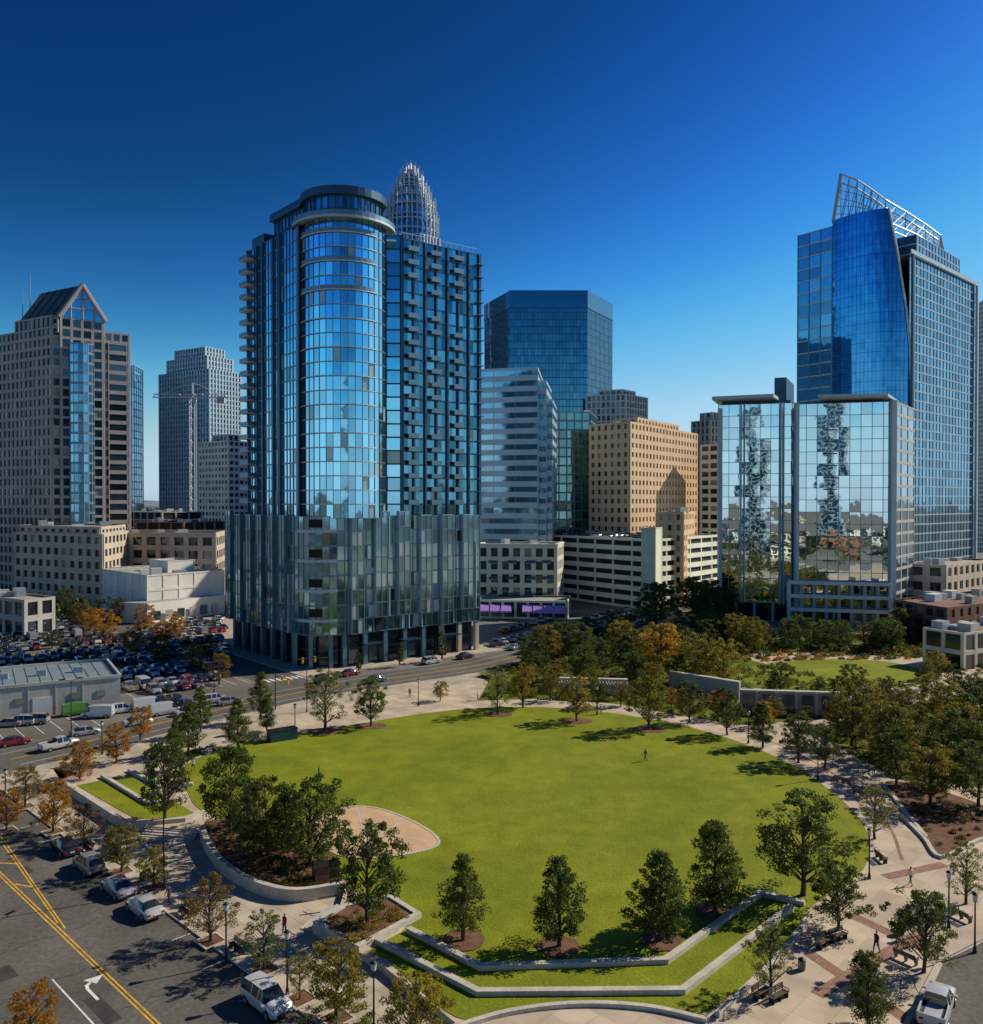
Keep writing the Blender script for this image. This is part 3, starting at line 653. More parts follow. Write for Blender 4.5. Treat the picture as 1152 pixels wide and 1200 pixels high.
simple('pale_office_tower', quad(1142, 640, 1156, 620, 1210, 650), 350, 620, S_white)
simple('beige_hotel_block', quad(1066, 262, 1108, 255, 1160, 280), 662, 255, dict(S_lime, fh=4), None, 4)
simple('brown_restaurant_building', quad(1050, 232, 1110, 214, 1200, 235), 712, 214, dict(fh=4, bw=4, glass=g_dark, frame=m_brown, pier=1.2, span=1.3, dep=.3), M('brown_roof', (.20, .11, .085), .9, .2, .3), 8)
simple('brown_restaurant_building', quad(1085, 190, 1130, 182, 1220, 196), 742, 182, dict(fh=4, bw=4, glass=g_dark, frame=m_cream, pier=.8, span=1.0, dep=.3), M('clay_roof', (.26, .14, .10), .9, .2, .3), 6)
mb = MB(); w = [gp(-60, 852, RZ), gp(140, 829, RZ)]; c = Vector(w[1]); dd = (Vector(w[0]) - c).normalized(); nn = Vector((dd.y, -dd.x)); nn = nn if nn.y > 0 else -nn
wp = [(c + dd * 50), c, c + nn * 19, c + dd * 50 + nn * 19]; wp = [(p.x, p.y) for p in wp]
mb.prism(ccw(wp), RZ, 4.6, m_wall, m_blueroof); mb.strip(wp, .35, 4.6, 5.1, m_wall, closed=True)
f = V3(wp[1]); t = V3(dd)
for i in range(9):
    o = f + t * (2.5 + i * 4.2) - V3(nn) * .12
    if i in (2, 6): mb.par(o + Vector((0, 0, RZ)), t * 3, V3(nn) * .1, Vector((0, 0, 3.2)), m_slab)
    else: mb.par(o + Vector((0, 0, 1.6)), t * 1.4, V3(nn) * .1, Vector((0, 0, 1.1)), g_dark)
    mb.par(o + t * 3.6 + Vector((0, 0, RZ)), t * .12, V3(nn) * .11, Vector((0, 0, 5.2)), m_grey)
for i in range(26):
    o = f + t * (1 + i * 1.9) + V3(nn) * .3; mb.par(o + Vector((0, 0, 4.6)), t * .07, V3(nn) * 18.4, Vector((0, 0, .08)), m_frm)
for i in range(5): mb.box((wp[1][0] + dd.x * (6 + i * 6) + nn.x * 9, wp[1][1] + dd.y * (6 + i * 6) + nn.y * 9, 5.1), (1.6, 1.2, 1.), m_steel, .4)
mb.obj('white_warehouse')
simple('low_shop_building', quad(-60, 250, 28, 228, 62, 236), 703, 228, dict(fh=5, bw=5, glass=g_dark, frame=m_grey, pier=1.4, span=1.6, dep=.3), m_roofg, 6)
# made-up neighbourhood behind the viewpoint, added to reflect in the glass
rb = random.Random(11)
cols_b = [dict(S_tan), dict(S_white), dict(S_tan, frame=m_brown), dict(S_tan, frame=m_brown), dict(S_cream), dict(S_white), dict(S_lime)]
for i in range(60):
    y = -rb.uniform(60, 560); x = rb.uniform(-330, 380); w_ = rb.uniform(14, 30); d_ = rb.uniform(12, 24); h_ = rb.uniform(5, 15)
    ca, sa = math.cos(.75), math.sin(.75)
    q = [(x + ca * a - sa * b, y + sa * a + ca * b) for a, b in ((-w_ / 2, -d_ / 2), (w_ / 2, -d_ / 2), (w_ / 2, d_ / 2), (-w_ / 2, d_ / 2))]
    bldg('added_reflection_building', q, PZ, h_, dict(rb.choice(cols_b), bw=5))
for (x, y, w_, h_) in ((37, -150, 13, 118), (-34, -150, 13, 110), (-190, -260, 30, 90)):  # unseen towers added as dark reflections in the mirrored office
    q = [(x - w_ / 2, y - w_ / 2), (x + w_ / 2, y - w_ / 2), (x + w_ / 2, y + w_ / 2), (x - w_ / 2, y + w_ / 2)]
    bldg('added_reflection_tower', q, PZ, h_, dict(fh=4, bw=4.3, glass=g_blue2, frame=m_frl, pier=.6, span=1.0, dep=.4))

# ---------------------------------------------------------------- GROUND AND ROADS
mb = MB(); mb.face([(-7000, -3000, -.76), (7000, -3000, -.76), (7000, 9000, -.76), (-7000, 9000, -.76)], m_ground); mb.obj('ground')
T = Vector((.718, -.696)); Nn = Vector((-.696, -.718)); K0 = Vector((-28.3, 75.2))
def RP(t, o): p = K0 + T * t + Nn * o; return (p.x, p.y)
mb = MB(); mb.strip([RP(-300, 8), RP(120, 8)], 16.4, 0, -.742, m_asph, sides=False)
mb.obj('road')
xs = [gp(*p, RZ) for p in ((-60, 905), (60, 880), (200, 845), (350, 812), (460, 795), (560, 780), (640, 760), (700, 742), (760, 722))]
ext0 = Vector(xs[0]) + (Vector(xs[0]) - Vector(xs[1])).normalized() * 200
cross = [tuple(ext0)] + cat(xs, 5) + [(120, 380), (260, 560)]
mb = MB(); mb.strip(cross, 13, 0, -.736, m_asph, sides=False)
side = [P(-9, -14), P(-9, 120), P(-9, 400)]; mb.strip(side, 9, 0, -.731, m_asph, sides=False)
for off in (-.16, .16): mb.strip(cross[4:], .13, 0, -.726, m_yel, off=off, sides=False)
for off in (-3.6, 3.6): mb.strip(cross[4:], .1, 0, -.726, m_wht, off=off, sides=False)
for i in range(8):
    p = Vector(P(-13 + i * 1.2, -4.5)); mb.par(V3(p, -.73), V3(U * .55), V3(Vv * 3), Vector((0, 0, .012)), m_wht)
mb.obj('cross_street')
mb = MB(); a, b, c, d = RP(-300, 16.2), RP(120, 16.2), RP(120, 80), RP(-300, 80)
mb.prism(ccw([a, b, c, d]), RZ - .03, PZ, m_conc, m_walk); mb.obj('far_side_pavement')
mb = MB()
for o in (7.75, 8.05): mb.strip([RP(-140, o), RP(110, o)], .13, 0, -.736, m_yel, sides=False)
mb.strip([RP(-6, 7.5), RP(-30, 5.2), RP(-60, 5.2)], .13, 0, -.733, m_yel, sides=False); mb.strip([RP(-4.5, 7.4), RP(-30, 4.9), RP(-60, 4.9)], .13, 0, -.733, m_yel, sides=False)
for t0 in (-24, -17): mb.strip([RP(t0, 7.6), RP(t0 + 2.2, 7.5 - (-t0 - 6) * .09)], .2, 0, -.730, m_yel, sides=False)
mb.strip([RP(3, 11.0), RP(40, 11.0)], .12, 0, -.736, m_wht, sides=False)
for t0 in range(-44, 40, 6): mb.strip([RP(t0, .2), RP(t0, 2.5)], .1, 0, -.736, m_wht, sides=False)
def arrow(t0, o0):
    def A(a, b): p = Vector(RP(t0 + a, o0 + b)); return (p.x, p.y, -.734)
    mb.face([A(0, -.1), A(2.0, -.1), A(2.0, .12), A(0, .12)], m_wht)
    mb.face([A(0, -.1), A(0, .12), A(-.6, .0), A(-.9, -.5), A(-.75, -.62), A(-.35, -.2)], m_wht)
    mb.face([A(-.25, -.75), A(-1.4, -.2), A(-1.2, -1.6)], m_wht)
arrow(6.3, 9.6)
mb.obj('road_markings')
m_patch = M('asphalt_patch', (.055, .052, .047), .85, .25, 1.); m_seal = M('crack_sealant', (.03, .029, .028), .6, .2, 1.)
mb = MB()
for k in range(7):
    t0 = -30 + k * 9 + random.uniform(-2, 2); o0 = random.choice([3.2, 5.4, 9.3, 12.6]); L_ = random.uniform(1.2, 4.5); w_ = random.uniform(.7, 1.4)
    mb.face([(*RP(t0, o0), -.7395), (*RP(t0 + L_, o0), -.7395), (*RP(t0 + L_, o0 + w_), -.7395), (*RP(t0, o0 + w_), -.7395)], m_patch)
mb.obj('road_repairs')
mb = MB()
for k in range(9):
    t0 = -34 + k * 7.5; pts = []; o0 = random.uniform(2.8, 6); 
    for j in range(9): pts.append(RP(t0 + random.uniform(-.35, .35), o0 + j * .9))
    mb.strip(pts, .07, 0, -.7375, m_seal, sides=False)
mb.obj('road_cracks')
offL, offR = MB().strip(cross, 13, 0, 0, m_asph)
test = offL if offL[4].y < offR[4].y else offR
edge = [(p.x, p.y) for p in test][1:-2]
edge = [p for p in edge if (Vector(p) - K0).dot(Nn) < -.6]
tq = (Vector(edge[0]) - K0).dot(T)
pav = [RP(tq + .8, 0), RP(110, 0), (500, -40), (500, 420), (130, 400)] + edge[::-1]
mb = MB(); mb.prism(ccw(pav), RZ - .03, PZ, m_conc, m_walk); mb.obj('pavement')
mb = MB(); mb.strip([RP(tq + .8, .02), RP(110, .02)], .22, RZ - .02, PZ + .004, m_conc); mb.obj('kerb')
mb = MB(); mb.prism(ccw([P(-4, -4), P(50, -4), P(50, 100), P(-4, 100)]), RZ - .03, PZ, m_conc, m_walk); mb.obj('pavement')
mb = MB(); lot = ccw([P(-15, -3), P(-15, 110), P(-130, 110), P(-130, 10), P(-70, -30), P(-40, -16)])
mb.face([(p[0], p[1], -.747) for p in lot], m_lot); mb.obj('parking_lot')

def g0(L, z=0.): return [gp(x, y, z) for x, y in L]
curvew = cat(g0([(232, 975), (241, 997), (262, 1022), (300, 1043), (345, 1052), (403, 1044)]), 6)
slab = g0([(60, 902), (75, 925), (150, 968)]) + curvew + g0([(398, 1062), (370, 1088), (420, 1119), (445, 1133), (520, 1192), (640, 1290)]) + [(140, 18), (420, 60), (420, 230)]
far_in = MB().strip([tuple(e) for e in edge], 20, 0, 0, m_asph); fi = far_in[0] if far_in[0][8].y < far_in[1][8].y else far_in[1]
fi = [(p.x, p.y) for p in fi]; fi = [p for p in fi if -62 < p[0] < 45]
slab += [(160, 262), (60, 236)] + fi[::-1]
mb = MB(); mb.prism(ccw(slab), PZ - .02, 0, m_conc, m_plaza); mb.obj('park_plaza')
lawn_px = [(212, 905), (235, 888), (300, 868), (380, 856), (450, 844), (530, 833), (610, 829), (700, 834), (790, 849), (860, 868), (925, 895), (975, 928), (1008, 960), (1022, 990), (1015, 1020), (985, 1045), (955, 1064), (940, 1085), (915, 1118), (880, 1152), (850, 1178), (820, 1193), (760, 1183), (680, 1179), (600, 1188), (548, 1200), (510, 1180), (455, 1130), (432, 1118), (480, 1085), (440, 1058), (404, 1040), (390, 1005), (330, 990), (275, 968), (232, 950), (218, 928)]
lawn = ccw(cat(g0(lawn_px), 3, True)) 
mb = MB(); mb.prism(lawn, 0, .04, m_conc, m_grass); mb.obj('lawn')
mb = MB()
fl2 = ccw(cat(g0([(876, 800), (868, 788), (900, 778), (960, 773), (1030, 775), (1075, 783), (1100, 796), (1060, 806), (980, 808), (920, 806)]), 4, True)); mb.prism(fl2, 0, .05, m_conc, m_grass); mb.obj('upper_lawn')
def sheet(name, px, z, mat, z0=0, sm=0):
    p = g0(px); p = cat(p, 5, True) if sm else p
    mb = MB(); mb.prism(ccw(p), z0, z, mat, mat); return mb.obj(name)
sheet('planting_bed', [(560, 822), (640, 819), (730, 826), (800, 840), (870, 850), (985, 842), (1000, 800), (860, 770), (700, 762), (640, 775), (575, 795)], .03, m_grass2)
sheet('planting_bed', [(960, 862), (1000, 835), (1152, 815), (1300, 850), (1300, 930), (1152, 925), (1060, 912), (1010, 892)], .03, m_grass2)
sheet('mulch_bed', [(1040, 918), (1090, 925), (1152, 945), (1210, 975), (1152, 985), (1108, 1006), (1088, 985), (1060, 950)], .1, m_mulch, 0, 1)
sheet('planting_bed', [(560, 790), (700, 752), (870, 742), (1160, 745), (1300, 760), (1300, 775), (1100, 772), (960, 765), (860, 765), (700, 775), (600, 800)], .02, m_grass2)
inf = [(372, 962), (405, 948), (440, 949), (478, 962), (508, 980), (512, 993), (480, 1003), (430, 1008), (395, 1004), (372, 985)]
sheet('infield_paving', inf, .075, m_sand, .0, 1)
mb = MB()
for k, (a, b) in enumerate((((392, 968), (505, 990)), ((418, 950), (432, 1006)), ((470, 960), (440, 1003)))): mb.strip(g0([a, b]), .25, 0, .082 + k * .005, m_stone, sides=False)
mb.strip(cat(g0(inf), 5, True), .3, 0.05, .105, m_stone, closed=True)
mb.obj('paving_bands')
sheet('planting_bed', [(238, 968), (262, 1012), (300, 1035), (345, 1043), (400, 1036), (388, 1004), (330, 988), (280, 962)], .35, m_mulch)
mb = MB(); mb.strip(curvew, .55, PZ, .55, m_stone, off=.25); mb.obj('curved_retaining_wall')
mb = MB(); pb = g0([(370, 1089), (420, 1117), (489, 1079), (456, 1058), (402, 1070)]); mb.strip(pb, .5, PZ, .5, m_stone, closed=True); mb.prism(ccw(shrinkp(pb, .93)), PZ, .35, m_mulch); mb.obj('stone_planter')
mb = MB()
tl = g0([(88, 922), (158, 962), (232, 958), (150, 910)]); mb.prism(ccw(tl), 0, .05, m_conc, m_grass); mb.obj('terrace_lawn')
mb = MB(); mb.strip(g0([(72, 920), (148, 970), (215, 964), (240, 955)]), .55, PZ, .45, m_stone); mb.obj('seat_wall')
mb = MB(); mb.strip(g0([(118, 912), (172, 945), (212, 940)]), .5, 0, .4, m_stone); mb.obj('seat_wall')
mb = MB(); mb.strip(g0([(150, 905), (185, 925), (225, 922)]), .5, 0, .4, m_stone); mb.obj('seat_wall')
for w_ in ([(478, 1095), (563, 1140), (782, 1132), (893, 1052), (945, 1064)], [(441, 1108), (560, 1170), (802, 1168), (930, 1068)]):
    mb = MB(); mb.strip(g0(w_), .55, 0, .42, m_stone); mb.obj('seat_wall')
for w_ in ([(530, 1212), (600, 1192), (680, 1183), (760, 1187), (830, 1202)], [(842, 1196), (884, 1158), (926, 1112), (948, 1082)], [(1060, 960), (1085, 985), (1106, 1008), (1150, 988), (1190, 980)], [(1036, 920), (1060, 950), (1088, 985)], [(868, 808), (930, 812), (985, 812), (1075, 802)]):
    mb = MB(); mb.strip(cat(g0(w_), 5), .4, 0, .3, m_stone); mb.obj('seat_wall')
def stonewall(px, h, name='garden_wall', wt=False):
    mb = MB(); pts = g0(px); mb.strip(pts, .8, 0, h, m_conc)
    mb.strip(pts, 1.1, h + .003, h + .25, m_stone)
    a, b = V3(pts[0]), V3(pts[-1]); t = (b - a).normalized(); n = Vector((t.y, -t.x, 0)); L = (b - a).length
    if wt:
        for i in range(int(L / 3.2)):
            mb.par(a + t * (i * 3.2 + .4) + n * .4, t * 1.9, n * .12, Vector((0, 0, h - .4)), m_water)
            mb.par(a + t * (i * 3.2 + 2.5) + n * .4, t * .5, n * .4, Vector((0, 0, h + .1)), m_stone)
    mb.obj(name)
stonewall([(868, 836), (986, 840)], 3.8, 'fountain_wall', True); stonewall([(786, 806), (868, 820)], 3.); stonewall([(656, 812), (736, 814)], 2.6, 'garden_wall', True); stonewall([(990, 842), (1075, 822)], 2.2)
mb = MB(); pts = g0([(655, 818), (736, 821)]); a, b = V3(pts[0]), V3(pts[1])
for i in range(7): p = a.lerp(b, i / 6); mb.box((p.x, p.y, 1.3), (.4, .4, 2.6), m_stone)
mb.par(a + Vector((0, -.3, 2.6)), b - a, Vector((0, .6, 0)), Vector((0, 0, .3)), m_stone)
for i in range(24): p = a.lerp(b, i / 23); mb.box((p.x, p.y + .5, 2.98), (.12, 1.8, .14), m_grey)
mb.obj('garden_pergola')
def steps(a, b, n=4, tread=.42):
    a = V3(gp(*a)); b = V3(gp(*b)); t = (b - a).normalized(); nr = Vector((t.y, -t.x, 0)); nr = nr if nr.x < 0 else -nr
    mb = MB(); L = (b - a).length
    for i in range(n):
        mb.par(a + nr * (i * tread - .02) + Vector((0, 0, PZ)), t * L, nr * (tread), Vector((0, 0, .6 - (i + .9) * .6 / (n + .5))), m_stone)
    for i in range(2): mb.tube(a + t * L * (.1 + .8 * i) + Vector((0, 0, .9)), a + t * L * (.1 + .8 * i) + nr * 2 + Vector((0, 0, .35)), .04, .04, 5, m_black)
    mb.obj('stone_steps')
steps((172, 969), (233, 974)); steps((398, 1061), (371, 1087), 4)
mb = MB()
for k, (a, b) in enumerate((((950, 1120), (1090, 1215)), ((1000, 1075), (1160, 1150)), ((960, 1170), (1090, 1092)), ((1040, 1030), (1110, 1015)))):
    mb.strip(g0([a, b]), 1.1, 0, .006 + k * .005, m_brick, sides=False)
mb.strip(cat(g0([(700, 822), (800, 838), (900, 868), (985, 912), (1040, 965), (1060, 1010)]), 6), .35, 0, .006, m_brick, sides=False)
mb.obj('plaza_bands')
mb = MB(); mb.face([(*p, .02) for p in ccw(g0([(1060, 1240), (1110, 1130), (1200, 1085), (1400, 1100), (1400, 1300)]))], m_asph); mb.obj('service_road')
mb = MB(); mb.strip(g0([(1050, 1235), (1106, 1128), (1200, 1080)]), .3, 0, .14, m_conc); mb.obj('kerb')
mb = MB()
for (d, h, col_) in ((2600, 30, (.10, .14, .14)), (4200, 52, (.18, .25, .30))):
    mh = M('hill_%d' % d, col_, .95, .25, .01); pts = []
    for i in range(-40, 41):
        pts.append((d * i / 32, d - abs(i) * 6, h * (.7 + .3 * math.sin(i * 1.3) * math.sin(i * .37 + 1) + random.uniform(-.06, .06))))
    for i in range(len(pts) - 1):
        a, b = pts[i], pts[i + 1]; mb.face([(a[0], a[1] - 300, -.7), (b[0], b[1] - 300, -.7), b, a], mh); mb.face([a, b, (b[0], b[1] + 500, -.7), (a[0], a[1] + 500, -.7)], mh)
mb.obj('hills')

# ---------------------------------------------------------------- TREES
def leaves(C, size, mb_v, rngl, up=.35):
    n = len(C); nr = rngl.normal(size=(n, 3)); nr[:, 2] += up; nr /= np.linalg.norm(nr, axis=1)[:, None]
    r = rngl.normal(size=(n, 3)); a = np.cross(nr, r); a /= np.linalg.norm(a, axis=1)[:, None]; b = np.cross(nr, a)
    s = (size * rngl.uniform(.6, 1.3, n))[:, None]
    return np.stack([C + a * s, C + b * s * .62, C - a * s, C - b * s * .62], 1).reshape(-1, 3)
def tree_mesh(name, kind, mat, nc, nl, leaf, seed):
    rg = np.random.default_rng(seed); rnd = random.Random(seed); mb = MB(); H = 7.
    zb = {'cone': 1.15, 'round': 1.6, 'airy': 1.6, 'column': .7, 'spread': 1.5}[kind]
    Rm = {'cone': 2.3, 'round': 2.6, 'airy': 2.3, 'column': 1.0, 'spread': 3.1}[kind]
    pts = [Vector((0, 0, -.1))]; k = 6; lean = Vector((rnd.uniform(-.25, .25), rnd.uniform(-.25, .25), 0))
    for i in range(1, k + 1): pts.append(Vector((lean.x * i / k + rnd.uniform(-.06, .06), lean.y * i / k + rnd.uniform(-.06, .06), H * .85 * i / k)))
    for i in range(k): mb.tube(pts[i], pts[i + 1], .16 * (1 - i / k) + .03, .16 * (1 - (i + 1) / k) + .03, 7, m_bark)
    mb.tube((0, 0, -.1), (0, 0, .35), .24, .15, 7, m_bark)
    def prof(t):
        if kind == 'cone': return Rm * min(1, (t + .12) / .3) * (1 - t) ** .7 + .12
        if kind == 'column': return Rm * min(1, (t + .2) / .35) * (1 - t) ** .5 + .1
        return Rm * (max(0, 1 - (2 * t - .85) ** 2 / 1.35)) ** .5 + .1
    Cs = []
    for i in range(nc):
        t = rnd.random() ** (1.25 if kind == 'cone' else 1.) * .97; a = rnd.random() * 2 * math.pi + i * 2.4
        lob = 1 + .20 * math.sin(a * 3 + seed) + .15 * math.sin(a * 5 + t * 9 + seed * 2)
        r = prof(t) * (rnd.uniform(.25, 1.) ** .55) * lob * rnd.uniform(.85, 1.12)
        z = zb + (H - zb) * t; c = np.array([r * math.cos(a) + lean.x * z / H, r * math.sin(a) + lean.y * z / H, z + rnd.uniform(-.15, .15)])
        cr = rnd.uniform(.26, .58) * (1.15 - .45 * t) * (Rm / 2.3) ** .5
        if kind == 'airy': cr *= .85
        n = int(nl * rnd.uniform(.6, 1.4))
        d = rg.normal(size=(n, 3)); d /= np.linalg.norm(d, axis=1)[:, None]; q = rg.uniform(.25, 1.12, n)[:, None] ** .6
        Cs.append(c + d * q * cr * np.array([1.15, 1.15, .72]))
        if i % 2 == 0:
            zz = max(.9, z - r * .75 - .3); kk = min(k - 1, int(zz / (H * .85) * k)); s = pts[kk].lerp(pts[kk + 1], min(1, zz / (H * .85) * k - kk))
            mid = s.lerp(Vector(c), .5) + Vector((0, 0, .15)); mb.tube(s, mid, .05, .035, 4, m_bark); mb.tube(mid, Vector(c), .035, .012, 4, m_bark)
    C = np.concatenate(Cs); LV = leaves(C, leaf, None, rg)
    n0 = len(mb.v); mb.v.extend(map(tuple, LV.tolist())); nf = len(C); mi = mb.mi(mat)
    idx = (np.arange(nf * 4).reshape(-1, 4) + n0).tolist(); mb.f.extend(map(tuple, idx)); mb.m.extend([mi] * nf); mb.uv.extend([(0, 0)] * (nf * 4))
    return mb.mesh(name)
LIB = {}
def hash_(s): return sum(ord(c) * (i + 3) for i, c in enumerate(s)) % 9999
def lib(key, kind, mat, nc, nl, leaf, n=2):
    LIB[key] = [tree_mesh(key + str(i), kind, mat, nc, nl, leaf, hash_(key) + i * 17) for i in range(n)]
lib('cone', 'cone', f_green, 120, 85, .085, 4); lib('round', 'round', f_green, 112, 85, .095, 4); lib('dark', 'spread', f_dark, 115, 85, .10, 3)
lib('rust', 'round', f_rust, 100, 75, .085, 3); lib('orange', 'round', f_orange, 95, 75, .10, 3); lib('airy', 'airy', f_lime, 90, 55, .085, 2)
lib('olive', 'round', f_olive, 105, 75, .10, 3); lib('column', 'column', f_dark, 60, 60, .10, 1); lib('spread', 'spread', f_green, 110, 80, .11, 3)
NAMES = dict(cone='oak_tree', round='oak_tree', dark='evergreen_oak_tree', rust='autumn_tree', orange='autumn_tree', airy='birch_tree', olive='maple_tree', column='cypress_tree', spread='shade_tree')
placed = []
def tree(x, yb, yt, key, z=0., wf=1., mulch=False):
    p = gp(x, yb, z); h = (yb - yt) * p[1] / 1000.
    s = h / 7.15; o = add(NAMES[key], random.choice(LIB[key]), (p[0], p[1], z), random.uniform(0, 6.28), (s * wf, s * wf, s)); placed.append(p)
    if mulch:
        mb = MB(); n = 20; r = 1.75; poly = [(p[0] + r * random.uniform(.92, 1.08) * math.cos(6.283 * i / n), p[1] + r * random.uniform(.92, 1.08) * math.sin(6.283 * i / n)) for i in range(n)]
        mb.prism(poly, z + .03, z + .085, m_mulch); mb.obj('mulch_ring')
for a in [(543, 1106, 1000, 'cone', 1.), (656, 1113, 1003, 'cone', 1.), (776, 1106, 998, 'cone', 1.15), (840, 1072, 955, 'cone', 1.1)]: tree(a[0], a[1], a[2], a[3], 0.03, a[4], True)
for a in [(943, 1052, 930, 'round', 1.05), (985, 1093, 1012, 'round', 1.), (905, 1168, 1086, 'airy', 1.), (1086, 1143, 1040, 'round', .85), (1022, 1208, 1112, 'cone', 1.), (1135, 1062, 990, 'airy', 1.), (1027, 985, 920, 'airy', 1.),
          (362, 1018, 912, 'spread', .95), (312, 1008, 910, 'dark', .85), (268, 975, 876, 'spread', .85), (335, 1000, 930, 'dark', .7), (192, 965, 868, 'dark', .7), (290, 990, 925, 'dark', .7),
          (219, 886, 822, 'cone', .9), (234, 858, 805, 'cone', .9), (278, 878, 818, 'cone', 1.), (304, 842, 786, 'cone', .9), (312, 858, 815, 'cone', .9), (380, 858, 783, 'airy', 1.), (434, 852, 794, 'round', .9),
          (200, 905, 850, 'cone', .9), (163, 868, 828, 'orange', 1.), (205, 880, 838, 'cone', .9),
          (583, 838, 782, 'airy', .8), (613, 830, 776, 'olive', .9), (516, 822, 798, 'olive', 1.), (468, 778, 752, 'column', 1.3), (518, 772, 738, 'column', 1.3), (420, 786, 762, 'column', 1.3), (645, 822, 790, 'olive', 1.), (700, 830, 796, 'round', 1.), (728, 828, 798, 'olive', 1.),
          (676, 846, 793, 'olive', .95), (761, 856, 792, 'olive', .95), (809, 848, 798, 'round', .9), (853, 862, 806, 'round', .9), (895, 877, 821, 'cone', 1.), (937, 895, 833, 'round', .9), (968, 900, 852, 'round', .9)]:
    tree(*a[:4], 0., a[4])
for (x, y) in ((676, 846), (761, 856), (583, 838), (434, 852), (380, 858)):
    p = gp(x, y); mb = MB(); mb.prism([(p[0] + 2.6 * math.cos(.3 * i), p[1] + 2.0 * math.sin(.3 * i)) for i in range(21)], .03, .075, m_mulch); mb.obj('mulch_ring')
for a in [(430, 1085, 962, 'round', .9), (135, 895, 848, 'orange', 1.), (92, 920, 868, 'orange', 1.), (27, 947, 897, 'rust', 1.), (60, 977, 913, 'orange', .9), (97, 992, 944, 'rust', 1.05), (140, 1024, 966, 'olive', 1.), (178, 1042, 994, 'olive', 1.), (245, 1106, 1028, 'rust', 1.), (308, 1140, 1068, 'airy', 1.05), (393, 1198, 1100, 'olive', 1.), (487, 1240, 1142, 'olive', 1.), (30, 1240, 1158, 'orange', 1.), (350, 1175, 1118, 'airy', .9), (5, 975, 925, 'orange', .9)]:
    z_ = PZ if a[0] != 430 else .3
    tree(*a[:4], z_, a[4])
    if a[0] != 430:
        p = gp(a[0], a[1], z_); mb = MB(); mb.box((p[0], p[1], PZ + .01), (1.7, 1.7, .05), m_mulch, -.77)
        for s_ in (-1, 1): mb.box((p[0] + s_ * .92 * math.cos(-.77), p[1] + s_ * .92 * math.sin(-.77), PZ + .03), (.14, 1.98, .1), m_stone, -.77); mb.box((p[0] - s_ * .92 * math.sin(-.77), p[1] + s_ * .92 * math.cos(-.77), PZ + .028), (1.7, .14, .1), m_stone, -.77)
        mb.obj('tree_pit')
for a in [(120, 752, 712, 'orange'), (168, 742, 708, 'orange'), (205, 750, 718, 'orange'), (155, 768, 734, 'orange'), (75, 724, 690, 'dark'), (10, 742, 704, 'orange'), (190, 780, 744, 'dark'), (226, 786, 754, 'rust'), (256, 803, 765, 'rust'), (95, 735, 706, 'olive'), (240, 770, 745, 'dark'), (60, 760, 738, 'dark'), (140, 730, 700, 'olive'), (105, 742, 712, 'orange'), (188, 756, 728, 'orange')]:
    tree(*a, RZ, 1.1)
def grove(px, n, keys, h0, h1, z=0., wf=1.1, sep=3.0):
    poly = g0(px, z); X = [p[0] for p in poly]; Y = [p[1] for p in poly]; k = 0; tr = 0
    while k < n and tr < n * 60:
        tr += 1; p = (random.uniform(min(X), max(X)), random.uniform(min(Y), max(Y)))
        if not inside(p, poly) or any((p[0] - q[0]) ** 2 + (p[1] - q[1]) ** 2 < sep * sep for q in placed): continue
        key = random.choice(keys); s = random.uniform(h0, h1) / 7.15
        add(NAMES[key], random.choice(LIB[key]), (p[0], p[1], z), random.uniform(0, 6.28), (s * wf, s * wf, s)); placed.append(p); k += 1
for (x, yb, yt, k) in ((775, 790, 728, 'orange'), (815, 800, 742, 'olive'), (848, 804, 748, 'olive'), (742, 800, 765, 'spread'), (1046, 900, 822, 'olive'), (1000, 876, 802, 'olive'), (1092, 945, 868, 'olive'), (915, 812, 776, 'spread'), (1000, 812, 778, 'dark')): tree(x, yb, yt, k, 0., 1.1)
grove([(600, 808), (650, 792), (740, 785), (870, 790), (865, 812), (760, 822), (640, 815)], 12, ['round', 'olive', 'spread', 'olive', 'olive'], 4.5, 7)
grove([(610, 782), (690, 752), (860, 742), (870, 775), (700, 785)], 18, ['dark', 'spread', 'round', 'olive'], 6, 9, 0, 1.2, 4)
grove([(765, 722), (835, 716), (850, 738), (755, 745)], 8, ['dark', 'spread', 'dark'], 10, 14, 0, 1.1, 4)
grove([(855, 752), (1060, 748), (1060, 764), (870, 766)], 20, ['dark', 'spread', 'round', 'olive'], 5, 8.5, 0, 1.1, 3.5)
grove([(985, 838), (1060, 835), (1152, 850), (1200, 900), (1100, 905), (1040, 890)], 15, ['spread', 'olive', 'olive', 'round', 'olive', 'round'], 6, 8.5, 0, 1.1, 5)
grove([(1080, 795), (1152, 785), (1250, 800), (1200, 835), (1090, 830)], 9, ['round', 'olive', 'spread'], 4, 6, 0, 1.1, 4.5)
grove([(745, 830), (860, 850), (985, 862), (985, 848), (860, 838), (760, 820)], 8, ['olive', 'round', 'orange'], 3, 5, 0, 1., 4)
grove([(890, 812), (1060, 814), (1060, 822), (900, 822)], 7, ['round', 'dark', 'column'], 2.4, 3.6, 0, 1.2, 3)
grove([(1000, 905), (1060, 925), (1152, 960), (1152, 940), (1060, 905)], 5, ['olive', 'spread'], 6, 8, 0, 1., 5)
grove([(60, 715), (130, 722), (110, 700), (60, 698)], 6, ['dark', 'olive'], 5, 8, RZ, 1.1, 5)
